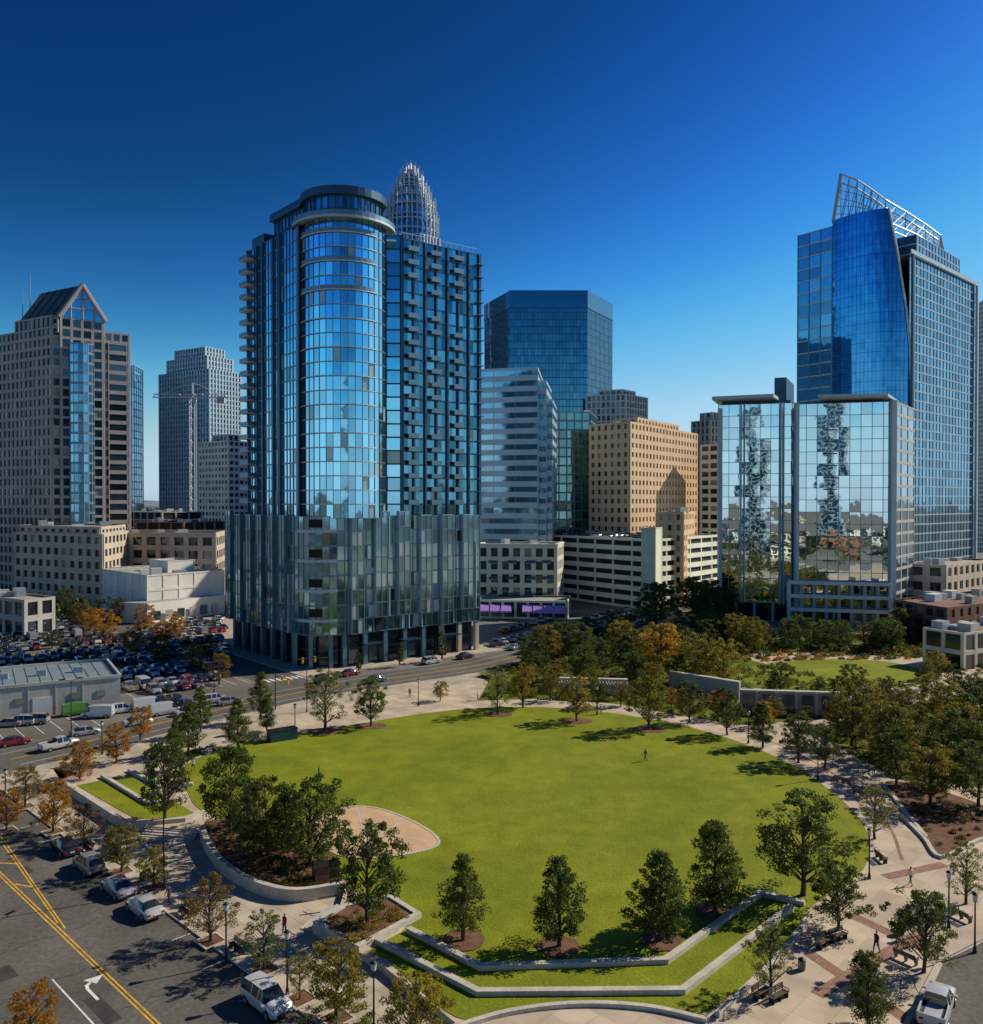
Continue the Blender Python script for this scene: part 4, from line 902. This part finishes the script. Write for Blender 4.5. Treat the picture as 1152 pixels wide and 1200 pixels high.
def belt(name, x0, x1, d0, d1, n, h, mat, leaf, sg=1):
    rg = np.random.default_rng(int(d0)); A = []
    for i in range(n):
        d = rg.uniform(d0, d1); px = rg.uniform(x0, x1); c = np.array([(px - 576) * d / 1000, d * sg, h * rg.uniform(.25, .6)]); k = 60
        q = rg.normal(size=(k, 3)); q /= np.linalg.norm(q, axis=1)[:, None]; A.append(c + q * rg.uniform(.4, 1, k)[:, None] * np.array([h * .5, h * .5, h * .42]))
    C = np.concatenate(A); v = leaves(C, leaf, None, rg); me = bpy.data.meshes.new(name)
    me.from_pydata(v.tolist(), [], np.arange(len(v)).reshape(-1, 4).tolist()); me.materials.append(mat); add(name, me)
belt('distant_trees', 100, 300, 640, 1100, 160, 18, f_far, 2.); belt('distant_trees', -200, 1400, 1200, 2400, 500, 22, f_far, 4.)
belt('distant_trees', 120, 290, 360, 410, 40, 8, f_dark, .7); belt('distant_trees', -100, 130, 255, 290, 26, 8, f_dark, .5)
belt('distant_trees', -600, 1800, 60, 420, 260, 9, f_green, .8, -1)  # unseen tree belt behind the viewpoint, added for the glass reflections

def shrubs(name, px, n, r, mats, z=0., leaf=.09, k=70):
    poly = g0(px, z); X = [p[0] for p in poly]; Y = [p[1] for p in poly]; me = bpy.data.meshes.new(name); A = []; Mi = []
    tr = 0; c = 0
    while c < n and tr < n * 50:
        tr += 1; p = (random.uniform(min(X), max(X)), random.uniform(min(Y), max(Y)))
        if not inside(p, poly): continue
        rr = r * random.uniform(.6, 1.3); q = rng.normal(size=(k, 3)); q /= np.linalg.norm(q, axis=1)[:, None]; q[:, 2] = np.abs(q[:, 2])
        A.append(np.array([p[0], p[1], z]) + q * rng.uniform(.45, 1.08, k)[:, None] * np.array([rr, rr, rr * .85])); Mi += [random.randrange(len(mats))] * k; c += 1
    C = np.concatenate(A); v = leaves(C, leaf, None, rng, .2); me.from_pydata(v.tolist(), [], np.arange(len(v)).reshape(-1, 4).tolist())
    for m in mats: me.materials.append(m)
    me.polygons.foreach_set('material_index', Mi); add(name, me)
shrubs('shrub_bed', [(238, 968), (262, 1008), (300, 1031), (345, 1040), (398, 1034), (388, 1004), (330, 988), (280, 962)], 120, .55, [f_green, f_dark, f_olive, f_rust], .35)
shrubs('ornamental_grass', [(376, 1089), (420, 1112), (482, 1080), (456, 1062), (404, 1074)], 60, .4, [f_rust, f_olive, f_rust, f_lime], .35, .07)
shrubs('shrub_bed', [(560, 822), (640, 819), (730, 826), (800, 840), (870, 846), (985, 842), (1000, 800), (860, 775), (700, 772), (600, 795)], 380, 1.0, [f_green, f_dark, f_green, f_olive], 0, .16)
shrubs('shrub_bed', [(960, 862), (1000, 838), (1152, 815), (1250, 870), (1152, 925), (1060, 910), (1010, 890)], 300, .9, [f_green, f_dark, f_olive, f_rust], 0, .15)
shrubs('shrub_bed', [(575, 788), (700, 752), (870, 742), (1160, 745), (1200, 770), (1100, 772), (960, 765), (860, 770), (700, 778)], 380, 1.4, [f_green, f_dark, f_dark], 0, .26)
shrubs('shrub_bed', [(1045, 922), (1090, 928), (1152, 950), (1190, 975), (1108, 1000), (1064, 950)], 60, .4, [f_rust, f_dark, f_green], .1)
shrubs('shrub_bed', [(850, 762), (1090, 760), (1100, 772), (860, 776)], 160, .9, [f_orange, f_olive, f_dark], 0, .2)
shrubs('hedge', [(200, 905), (230, 888), (300, 868), (302, 864), (225, 880), (190, 900)], 50, .45, [f_dark, f_green], 0, .1)
shrubs('shrub_bed', [(345, 1200), (400, 1170), (470, 1200), (480, 1260), (360, 1260)], 50, .45, [f_green, f_olive, f_lime], PZ, .09)

# ---------------------------------------------------------------- VEHICLES
def paintmat():
    m, t, b, o = nt('car_paint'); oi = t.nodes.new('ShaderNodeObjectInfo'); t.links.new(oi.outputs['Color'], b.inputs['Base Color'])
    b.inputs['Metallic'].default_value = .25; b.inputs['Roughness'].default_value = .3; b.inputs['Coat Weight'].default_value = .8; b.inputs['Coat Roughness'].default_value = .05
    return m
m_paint = paintmat(); m_cg = M('car_glass', (.02, .025, .03), .06, .1, 1, spec=.9, coord='obj'); m_tyre = M('tyre', (.02, .02, .02), .9, .1, 1, coord='obj'); m_rim = M('wheel_rim', (.4, .4, .42), .35, .1, 2, metal=.7, coord='obj')
m_hl = M('headlamp', (.6, .62, .65), .15, .05, 1, spec=.8, coord='obj'); m_tl = M('tail_lamp', (.35, .01, .01), .3, .05, 1, coord='obj'); m_trim = M('car_trim', (.03, .03, .03), .6, .1, 1, coord='obj')
def car_mesh(name, st, glass_side, glass_top, wheels, W=.92, extra=None):
    mb = MB(); rings = []
    for (x, zl, zb, zt, wb, wt) in st:
        h = []
        h.append((x, 0, zl)); h.append((x, wb * .9, zl)); h.append((x, wb, zl + (zb - zl) * .35)); h.append((x, wb * .985, zl + (zb - zl) * .8)); h.append((x, wb * .95, zb)); h.append((x, wt, zt)); h.append((x, wt * .6, zt + .035)); h.append((x, 0, zt + .045))
        rings.append(h)
    for i in range(len(st) - 1):
        A, B = rings[i], rings[i + 1]
        for j in range(7):
            mt = m_paint
            if j == 0: mt = m_trim
            if j == 4 and i in glass_side: mt = m_cg
            if j >= 5 and i in glass_top: mt = m_cg
            for s in (1, -1):
                q = [A[j], B[j], B[j + 1], A[j + 1]]; mb.face([(p[0], p[1] * s, p[2]) for p in q], mt)
    for R in (rings[0], rings[-1]):
        mb.face([(p[0], p[1], p[2]) for p in R] + [(p[0], -p[1], p[2]) for p in R[-2:0:-1]], m_paint)
    me1 = mb.mesh(name + '_b', merge=True)
    mb2 = MB()
    xf = st[-1][0]; xr = st[0][0]
    for wx in wheels:
        for s in (1, -1):
            mb2.tube((wx, s * (W - .24), .34), (wx, s * (W + .01), .34), .34, .34, 16, m_tyre, True); mb2.tube((wx, s * (W), .34), (wx, s * (W + .025), .34), .21, .2, 10, m_rim, True)
            mb2.tube((wx, s * (W - .3), .36), (wx, s * (W - .02), .36), .41, .41, 14, m_trim, True)
    zf = st[-1][2]; zr = st[0][2]
    for s in (1, -1):
        mb2.box((xf - .08, s * .58, zf - .02), (.24, .34, .13), m_hl); mb2.box((xr + .05, s * .62, zr - .02), (.14, .26, .16), m_tl)
        mb2.box((st[len(st) - 3][0] - .12, s * (W + .08), 1.0), (.18, .2, .13), m_paint)
        for hx in (-.5, .45): mb2.box((hx, s * (W - .005), .83), (.16, .03, .03), m_trim)
    mb2.box((xf - .02, 0, .48), (.1, 1.1, .22), m_trim); mb2.box((xr + .03, 0, .42), (.1, 1.2, .16), m_trim); mb2.box((xr - .02, 0, .62), (.03, .45, .12), m_hl)
    if extra: extra(mb2)
    me2 = mb2.mesh(name + '_w')
    bm = bmesh.new(); bm.from_mesh(me1)
    out = bpy.data.meshes.new(name)
    mats = [m for m in me1.materials]
    for m in me2.materials:
        if m not in mats: mats.append(m)
    mp = [mats.index(m) for m in me2.materials]
    for p in me2.polygons: p.material_index = mp[p.material_index]
    bm.from_mesh(me2)
    bm.to_mesh(out); bm.free()
    for m in mats: out.materials.append(m)
    out.shade_smooth(); out.set_sharp_from_angle(angle=.6)
    return out
sedan = car_mesh('sedan', [(-2.32, .42, .72, .76, .72, .55), (-2.2, .3, .86, .93, .85, .66), (-1.65, .22, .93, .99, .91, .68), (-.98, .2, .94, 1.40, .92, .56), (-.12, .2, .93, 1.46, .92, .59), (0, .2, .93, 1.46, .92, .59), (.45, .2, .92, 1.42, .92, .57), (1.18, .2, .9, .98, .91, .7), (2.0, .24, .74, .84, .88, .66), (2.3, .34, .55, .62, .74, .55)], (2, 3, 5, 6), (2, 6), (-1.42, 1.42))
suv = car_mesh('suv', [(-2.3, .4, .9, .98, .8, .66), (-2.2, .3, 1.0, 1.1, .9, .74), (-1.95, .28, 1.05, 1.66, .93, .66), (-.75, .25, 1.04, 1.74, .94, .68), (-.65, .25, 1.04, 1.74, .94, .68), (.15, .25, 1.03, 1.73, .94, .67), (.25, .25, 1.03, 1.72, .94, .67), (.55, .25, 1.02, 1.68, .94, .65), (1.25, .25, 1.0, 1.08, .93, .75), (2.05, .28, .88, .98, .9, .7), (2.32, .36, .65, .74, .78, .6)], (1, 2, 4, 6, 7), (1, 7), (-1.4, 1.42), .94)
van = car_mesh('van', [(-2.6, .4, 1.1, 1.2, .9, .84), (-2.5, .3, 1.2, 2.05, .97, .84), (-.5, .28, 1.2, 2.15, .98, .86), (.9, .28, 1.2, 2.1, .98, .84), (1.0, .28, 1.2, 2.08, .98, .84), (1.35, .28, 1.15, 2.0, .97, .8), (2.05, .28, 1.05, 1.15, .95, .8), (2.5, .3, .85, .95, .9, .7), (2.65, .36, .6, .7, .8, .6)], (4, 5), (5,), (-1.6, 1.65), .98)
def bed(mb):
    for s in (1, -1): mb.box((-1.75, s * .86, 1.12), (2.1, .12, .24), m_paint)
    mb.box((-2.78, 0, 1.12), (.1, 1.8, .24), m_paint); mb.box((-1.75, 0, 1.03), (2.0, 1.6, .02), m_trim)
pickup = car_mesh('pickup', [(-2.85, .45, .9, 1.0, .88, .8), (-2.7, .4, .95, 1.01, .95, .82), (-.75, .35, .98, 1.01, .96, .82), (-.62, .35, 1.05, 1.72, .96, .68), (.1, .35, 1.05, 1.8, .96, .7), (.2, .35, 1.05, 1.8, .96, .7), (.75, .35, 1.05, 1.74, .96, .68), (1.4, .35, 1.03, 1.12, .95, .8), (2.4, .4, .98, 1.06, .93, .78), (2.7, .45, .75, .85, .85, .7)], (3, 5, 6), (2, 6), (-1.75, 1.75), .96, bed)
COL = [(.62, .62, .6), (.62, .62, .6), (.6, .6, .6), (.55, .55, .54), (.38, .39, .40), (.32, .33, .34), (.25, .26, .27), (.02, .02, .022), (.03, .03, .035), (.06, .065, .07), (.02, .05, .14), (.45, .02, .02), (.22, .02, .02), (.36, .32, .26), (.12, .13, .14), (.5, .5, .48), (.04, .06, .05)]
def car(p, z, ang, kind=None, col=None):
    me = kind or random.choices([sedan, suv, van, pickup], [6, 4, .5, .8])[0]
    nm = {sedan.name: 'parked_car', suv.name: 'parked_suv', van.name: 'delivery_van', pickup.name: 'pickup_truck'}[me.name]
    add(nm, me, (p[0], p[1], z), ang, random.uniform(.96, 1.03), col or random.choice(COL))
aT = math.atan2(T.y, T.x)
for (x, y, k, c_) in ((62, 1003, sedan, (.015, .015, .018)), (93, 1024, suv, (.34, .31, .27)), (125, 1052, sedan, (.30, .31, .32)), (157, 1076, sedan, (.52, .52, .50)), (307, 1186, suv, (.65, .65, .64))):
    p = Vector(gp(x, y, RZ)) - K0; t_ = p.dot(T); car(RP(t_, 1.45), RZ, aT + math.pi + random.uniform(-.02, .02) if x < 300 else aT, k, c_)
car(gp(1102, 1192, .02), .02, .95, pickup, (.62, .62, .61))
car(gp(68, 878, RZ), RZ, .9, pickup, (.6, .6, .58))
aU = math.atan2(U.y, U.x); aV = math.atan2(Vv.y, Vv.x)
for (x, y, k, c_) in ((172, 832, van, (.65, .65, .65)), (192, 838, van, (.62, .62, .62)), (90, 838, van, (.10, .28, .05)), (250, 824, suv, (.6, .6, .6)), (140, 836, suv, None), (160, 850, sedan, (.6, .6, .6)), (118, 836, sedan, None), (98, 862, sedan, (.4, .4, .4)), (15, 874, sedan, (.3, .02, .02)), (220, 838, sedan, None), (505, 778, suv, (.6, .6, .6)), (440, 800, sedan, (.1, .1, .1)), (410, 792, sedan, None), (380, 800, suv, None), (268, 826, sedan, (.3, .3, .3)), (545, 772, sedan, None)):
    car(gp(x, y, RZ), RZ, aU + (.15 if x > 300 else 0), k, c_)
for i in range(9): car(gp(8 + i * 15, 852 - i * 1.5, RZ), RZ, aV + 1.0, None, None) if i < 3 or i == 7 else None
def fill(px, z, skipp=.1, poly=None):
    poly = poly or g0(px, z); n = 0
    for i in range(-60, 60):
        for j in range(-40, 40):
            row = j // 2 * 17.0 + (j % 2) * 5.4
            p = Vector(P(i * 2.75, row))
            if not inside((p.x, p.y), poly) or random.random() < skipp: continue
            if any((p.x - q[0]) ** 2 + (p.y - q[1]) ** 2 < 5 for q in placed): continue
            car((p.x, p.y), z, aV + math.pi * random.randint(0, 1) + random.uniform(-.03, .03)); n += 1
    return n
fill([(-60, 800), (-60, 738), (60, 728), (118, 742), (118, 782), (60, 782)], RZ)
fill([(112, 790), (118, 745), (200, 735), (262, 722), (262, 765), (258, 806), (235, 822), (150, 812)], RZ)
fill([(150, 818), (235, 826), (225, 836), (145, 832)], RZ)
fill(None, zdk - .5, .35, shrinkp(dk, .9))
mb = MB()
for i in range(-40, 0):
    for j in range(-8, 8):
        p = Vector(P(i * 2.75 + 1.37, j * 17.0 - 2.6))
        if inside((p.x, p.y), lot) and not inside((p.x, p.y), wp): mb.face([(*(p), -.742), (*(p + U * .1), -.742), (*(p + U * .1 + Vv * 10.6), -.742), (*(p + Vv * 10.6), -.742)], m_wht)
mb.obj('parking_stall_lines')
cs = cat(xs, 10)
for i in range(58, 84):
    p, q = Vector(cs[min(i, len(cs) - 2)]), Vector(cs[min(i + 1, len(cs) - 1)])
    if (q - p).length < .1: continue
    t = (q - p).normalized(); n = Vector((-t.y, t.x))
    for s in (-5.2, 5.4):
        if random.random() < .8: car(p + n * s, RZ, math.atan2(t.y, t.x))
for (x0, y0, x1, y1, n_) in ((580, 757, 735, 716, 17), (640, 762, 748, 722, 12), (590, 742, 650, 724, 8)):
    for i in range(n_):
        f = i / (n_ - 1); p = gp(x0 + (x1 - x0) * f, y0 + (y1 - y0) * f, PZ); car(p, PZ + (.0), aU + 1.2)

# ---------------------------------------------------------------- STREET FURNITURE
def lamp_mesh(name, h, arm):
    mb = MB(); mb.tube((0, 0, 0), (0, 0, .5), .17, .12, 8, m_black); mb.tube((0, 0, .5), (0, 0, h), .08, .055, 8, m_black)
    m_l = M(name + '_lens', (.6, .6, .55), .3, .05, 1)
    if arm:
        for s in (1, -1):
            mb.tube((0, 0, h - .3), (s * .9, 0, h + .25), .04, .04, 5, m_black); mb.box((s * 1.25, 0, h + .28), (.9, .3, .14), m_black); mb.box((s * 1.25, 0, h + .195), (.7, .22, .03), m_l)
    else:
        mb.tube((0, 0, h), (0, 0, h + .5), .16, .22, 10, m_l, True); mb.tube((0, 0, h + .5), (0, 0, h + .68), .27, .05, 10, m_black, True); mb.tube((0, 0, h - .1), (0, 0, h), .1, .18, 8, m_black)
    return mb.mesh(name)
lampA = lamp_mesh('park_lamp', 4.2, False); lampB = lamp_mesh('street_lamp', 9.2, True)
for (x, y, z) in ((263, 1132, PZ), (437, 1212, PZ), (1115, 1090, 0), (1021, 1032, 0), (490, 828, 0), (588, 818, 0), (878, 872, 0), (118, 885, PZ), (4, 950, PZ), (335, 1170, PZ), (700, 838, 0), (1146, 1120, 0), (345, 862, 0), (960, 915, 0)):
    add('park_lamp', lampA, (*gp(x, y, z), z), .5)
for (x, y, z) in ((190, 1045, PZ), (359, 836, RZ), (82, 868, RZ), (110, 800, RZ), (250, 812, RZ), (640, 790, 0), (20, 800, RZ)):
    add('street_lamp', lampB, (*gp(x, y, z), z), random.uniform(.4, 1.2))
def bench_mesh():
    mb = MB(); mw = M('bench_slats', (.10, .08, .06), .7, .2, 3, coord='obj')
    for i in range(5): mb.box((0, -.2 + i * .1, .45), (1.8, .08, .03), mw)
    for i in range(4): mb.box((0, .28 + i * .025, .56 + i * .1), (1.8, .03, .08), mw)
    for s in (-.8, 0, .8): mb.box((s, 0, .21), (.06, .42, .42), m_black); mb.box((s, .3, .62), (.05, .05, .5), m_black)
    for s in (-.86, .86): mb.box((s, 0, .62), (.05, .5, .04), m_black); mb.box((s, -.22, .52), (.04, .04, .2), m_black)
    return mb.mesh('park_bench')
bench = bench_mesh()
for (x, y, z, a) in ((895, 1172, 0, .7), (915, 1176, 0, .6), (985, 1105, 0, .5), (968, 1112, 0, .7), (1065, 1130, 0, 2.2), (1130, 1080, 0, 2.), (130, 1005, PZ, -.77), (215, 1075, PZ, -.77), (100, 1000, PZ, -.77), (275, 1118, PZ, -.77), (1010, 935, 0, 2.3), (990, 920, 0, 2.3), (1035, 1010, 0, 1.6), (60, 955, PZ, -.77)):
    add('park_bench', bench, (*gp(x, y, z), z + .0), a)
def bin_mesh():
    mb = MB(); mb.tube((0, 0, 0), (0, 0, .8), .24, .28, 12, m_black); mb.tube((0, 0, .8), (0, 0, .95), .3, .12, 12, m_black, True)
    for i in range(12):
        a = i * math.pi / 6; mb.box((.28 * math.cos(a), .28 * math.sin(a), .42), (.03, .04, .72), m_steel, a)
    return mb.mesh('litter_bin')
lb = bin_mesh()
for (x, y, z) in ((300, 1135, PZ), (1058, 1098, 0), (165, 1035, PZ), (942, 1140, 0)): add('litter_bin', lb, (*gp(x, y, z), z))
def sign_mesh():
    mb = MB(); mb.tube((0, 0, 0), (0, 0, 2.6), .035, .035, 6, m_steel); mb.box((0, -.05, 2.3), (.45, .03, .6), m_wht); mb.box((0, -.07, 2.35), (.3, .01, .2), m_tl); return mb.mesh('parking_sign')
sg = sign_mesh()
for t0 in (-30, -12, 6, 24): add('parking_sign', sg, (*RP(t0, -.7), PZ), .8)
def signal():
    mb = MB(); mb.tube((0, 0, 0), (0, 0, 6.2), .13, .09, 8, m_black); mb.tube((0, 0, 5.9), (-6, 0, 6.3), .08, .05, 6, m_black)
    for x in (-3, -5.6):
        mb.box((x, -.05, 5.9), (.36, .3, 1.1), m_yel)
        for k, c in enumerate((m_tl, m_yel, m_green)): mb.tube((x, -.2, 6.25 - k * .35), (x, -.26, 6.25 - k * .35), .12, .12, 10, c, True)
    return mb.mesh('traffic_signal')
sgm = signal(); add('traffic_signal', sgm, (*gp(385, 806, PZ), PZ), .65); add('traffic_signal', sgm, (*gp(322, 832, PZ), PZ), 2.2)
mb = MB(); p = gp(330, 868); mb.box((*p, .8), (4.2, 1.6, 1.6), m_frd, .6); mb.box((*p, 1.65), (4.4, 1.8, .1), m_black, .6); mb.obj('utility_cabinet')
mb = MB(); p = gp(381, 1035); mb.box((p[0], p[1], .9), (2.4, 1.2, 1.4), M('kiosk_brown', (.09, .05, .03), .7, .1, 1), .5); mb.box((p[0], p[1], 1.65), (2.6, 1.4, .1), m_black, .5); mb.obj('park_sign_plinth')

# ---------------------------------------------------------------- PEOPLE
def person_mesh(name, shirt, trousers, stride=.25):
    pel = (0, 0, .95)
    V = []; E = []; R = []
    def ch(pts, root):
        i0 = root
        for (p, r) in pts: V.append(p); R.append(r); E.append((i0, len(V) - 1)); i0 = len(V) - 1
        return i0
    V.append(pel); R.append((.15, .11))
    ch([((0, 0, 1.12), (.135, .1)), ((0, 0, 1.32), (.16, .11)), ((0, .0, 1.44), (.12, .08)), ((0, 0, 1.5), (.05, .05)), ((0, .01, 1.56), (.055, .06)), ((0, .015, 1.65), (.078, .095)), ((0, .01, 1.73), (.065, .08))], 0)
    for s in (1, -1):
        a = ch([((s * .1, 0, .88), (.09, .09)), ((s * .11, s * stride * .5 + .03, .5), (.06, .065)), ((s * .11, s * stride - .02, .09), (.04, .045)), ((s * .12, s * stride + .14, .04), (.038, .03))], 0)
        w = ch([((s * .2, 0, 1.40), (.06, .06)), ((s * .25, -s * stride * .3, 1.13), (.042, .042)), ((s * .26, -s * stride * .6 + .08, .9), (.03, .03)), ((s * .26, -s * stride * .6 + .1, .82), (.04, .02))], 3)
        for f in range(4): ch([((s * (.245 + 0.0), -s * stride * .6 + .075 + f * .02, .76), (.009, .009)), ((s * .235, -s * stride * .6 + .08 + f * .02, .72 + abs(f - 1.5) * .008), (.008, .008))], w)
        ch([((s * .235, -s * stride * .6 + .15, .79), (.01, .01))], w)
    me = bpy.data.meshes.new(name + '_sk'); me.from_pydata(V, E, []); ob = bpy.data.objects.new(name, me); SC.collection.objects.link(ob)
    md = ob.modifiers.new('s', 'SKIN')
    for i, r in enumerate(R): me.skin_vertices[0].data[i].radius = r if hasattr(r, '__len__') else (r, r)
    me.skin_vertices[0].data[0].use_root = True
    ob.modifiers.new('d', 'SUBSURF').levels = 1
    dg = bpy.context.evaluated_depsgraph_get(); out = bpy.data.meshes.new_from_object(ob.evaluated_get(dg)); out.name = name
    bpy.data.objects.remove(ob)
    out.materials.clear()
    for c in (M(name + '_shirt', shirt, .9, .1, 2, coord='obj'), M(name + '_trousers', trousers, .9, .1, 2, coord='obj'), M('skin', (.42, .25, .18), .6, .05, 2, coord='obj'), M('hair', (.04, .025, .015), .8, .1, 2, coord='obj'), M('shoes', (.03, .03, .03), .7, .1, 2, coord='obj')): out.materials.append(c)
    for p in out.polygons:
        z = p.center.z; x = abs(p.center.x); y = p.center.y
        p.material_index = 4 if z < .08 else 3 if (z > 1.7 or (z > 1.58 and y < -.0)) else 2 if z > 1.5 or (x > .2 and z < 1.0) else 0 if z > .98 else 1
        p.use_smooth = True
    return out
pm = [person_mesh('walker_dark', (.04, .04, .06), (.03, .04, .08)), person_mesh('walker_white', (.65, .63, .6), (.10, .10, .12)), person_mesh('walker_red', (.3, .05, .04), (.06, .07, .10), .1)]
for (x, y, z, k, a) in ((757, 893, .04, 0, 1.), (373, 915, .04, 0, 2.), (705, 838, 0, 1, .5), (332, 1098, PZ, 2, 2.5), (196, 1062, PZ, 0, 1.), (1030, 1120, 0, 0, 2.), (560, 822, 0, 1, 1.), (985, 890, 0, 2, 1.), (1070, 1040, 0, 1, .4), (480, 818, 0, 0, 0), (225, 905, 0, 1, 0)):
    add('pedestrian', pm[k], (*gp(x, y, z), z), a, 1.02)

# ---------------------------------------------------------------- LIGHT, SKY, CAMERA
sd = Vector((.92, .39, 0)).normalized(); EL = math.radians(35)
sun = bpy.data.lights.new('sun', 'SUN'); sun.energy = 5.0; sun.angle = math.radians(.5); sun.color = (1., .91, .76)
so = bpy.data.objects.new('sun', sun); SC.collection.objects.link(so)
dv = Vector((sd.x * math.cos(EL), sd.y * math.cos(EL), math.sin(EL))); so.rotation_euler = dv.to_track_quat('Z', 'Y').to_euler(); so.location = (0, 0, 300)
w = bpy.data.worlds.new('World'); SC.world = w; w.use_nodes = True; t = w.node_tree; t.nodes.clear(); L = t.links.new
o = t.nodes.new('ShaderNodeOutputWorld'); bg = t.nodes.new('ShaderNodeBackground'); sk = t.nodes.new('ShaderNodeTexSky'); sk.sky_type = 'NISHITA'; sk.sun_disc = False
sk.sun_elevation = EL; sk.sun_rotation = math.atan2(sd.x, sd.y); sk.air_density = 1.0; sk.dust_density = .3; sk.ozone_density = 4.0; sk.altitude = 200
hs = t.nodes.new('ShaderNodeHueSaturation'); hs.inputs['Saturation'].default_value = 1.2; hs.inputs['Value'].default_value = .09
L(sk.outputs[0], hs.inputs['Color'])
cv = t.nodes.new('ShaderNodeRGBCurve'); L(hs.outputs[0], cv.inputs['Color'])
def setc(i, pts):
    c = cv.mapping.curves[i]
    c.points[0].location = pts[0]; c.points[1].location = pts[-1]
    for p in pts[1:-1]: c.points.new(*p)
setc(0, [(0, 0), (.045, .003), (.065, .008), (.11, .04), (.16, .13), (.22, .26), (.3, .40), (.5, .52), (1, .62)])
setc(1, [(0, 0), (.14, .045), (.19, .10), (.26, .25), (.33, .44), (.42, .58), (.55, .70), (.8, .78), (1, .82)])
setc(2, [(0, 0), (.2, .1), (.35, .21), (.40, .34), (.46, .51), (.51, .68), (.6, .82), (.7, .88), (1, .93)])
cv.mapping.update()
sp = t.nodes.new('ShaderNodeSeparateColor'); L(cv.outputs[0], sp.inputs[0])
gm = t.nodes.new('ShaderNodeMath'); gm.operation = 'MULTIPLY'; gm.inputs[1].default_value = 1.18; L(sp.outputs[1], gm.inputs[0])
mxb = t.nodes.new('ShaderNodeMath'); mxb.operation = 'MAXIMUM'; L(sp.outputs[2], mxb.inputs[0]); L(gm.outputs[0], mxb.inputs[1])
gr = t.nodes.new('ShaderNodeMath'); gr.operation = 'MULTIPLY'; gr.inputs[1].default_value = .78; L(sp.outputs[1], gr.inputs[0])
mnr = t.nodes.new('ShaderNodeMath'); mnr.operation = 'MINIMUM'; L(sp.outputs[0], mnr.inputs[0]); L(gr.outputs[0], mnr.inputs[1])
cb = t.nodes.new('ShaderNodeCombineColor'); L(mnr.outputs[0], cb.inputs[0]); L(sp.outputs[1], cb.inputs[1]); L(mxb.outputs[0], cb.inputs[2])
vs = t.nodes.new('ShaderNodeVectorMath'); vs.operation = 'SCALE'; vs.inputs['Scale'].default_value = 10.; L(cb.outputs[0], vs.inputs[0])
L(vs.outputs[0], bg.inputs[0]); bg.inputs[1].default_value = .1; L(bg.outputs[0], o.inputs[0])
cam = bpy.data.cameras.new('camera'); co = bpy.data.objects.new('camera', cam); SC.collection.objects.link(co); SC.camera = co
cam.sensor_fit = 'HORIZONTAL'; cam.sensor_width = 36; cam.lens = 31.25; cam.clip_end = 15000; cam.clip_start = .5
co.location = (0, 0, EYE); co.rotation_euler = (math.radians(90 - .6875), 0, 0)
SC.view_settings.view_transform = 'Standard'; SC.view_settings.look = 'None'; SC.view_settings.exposure = 0
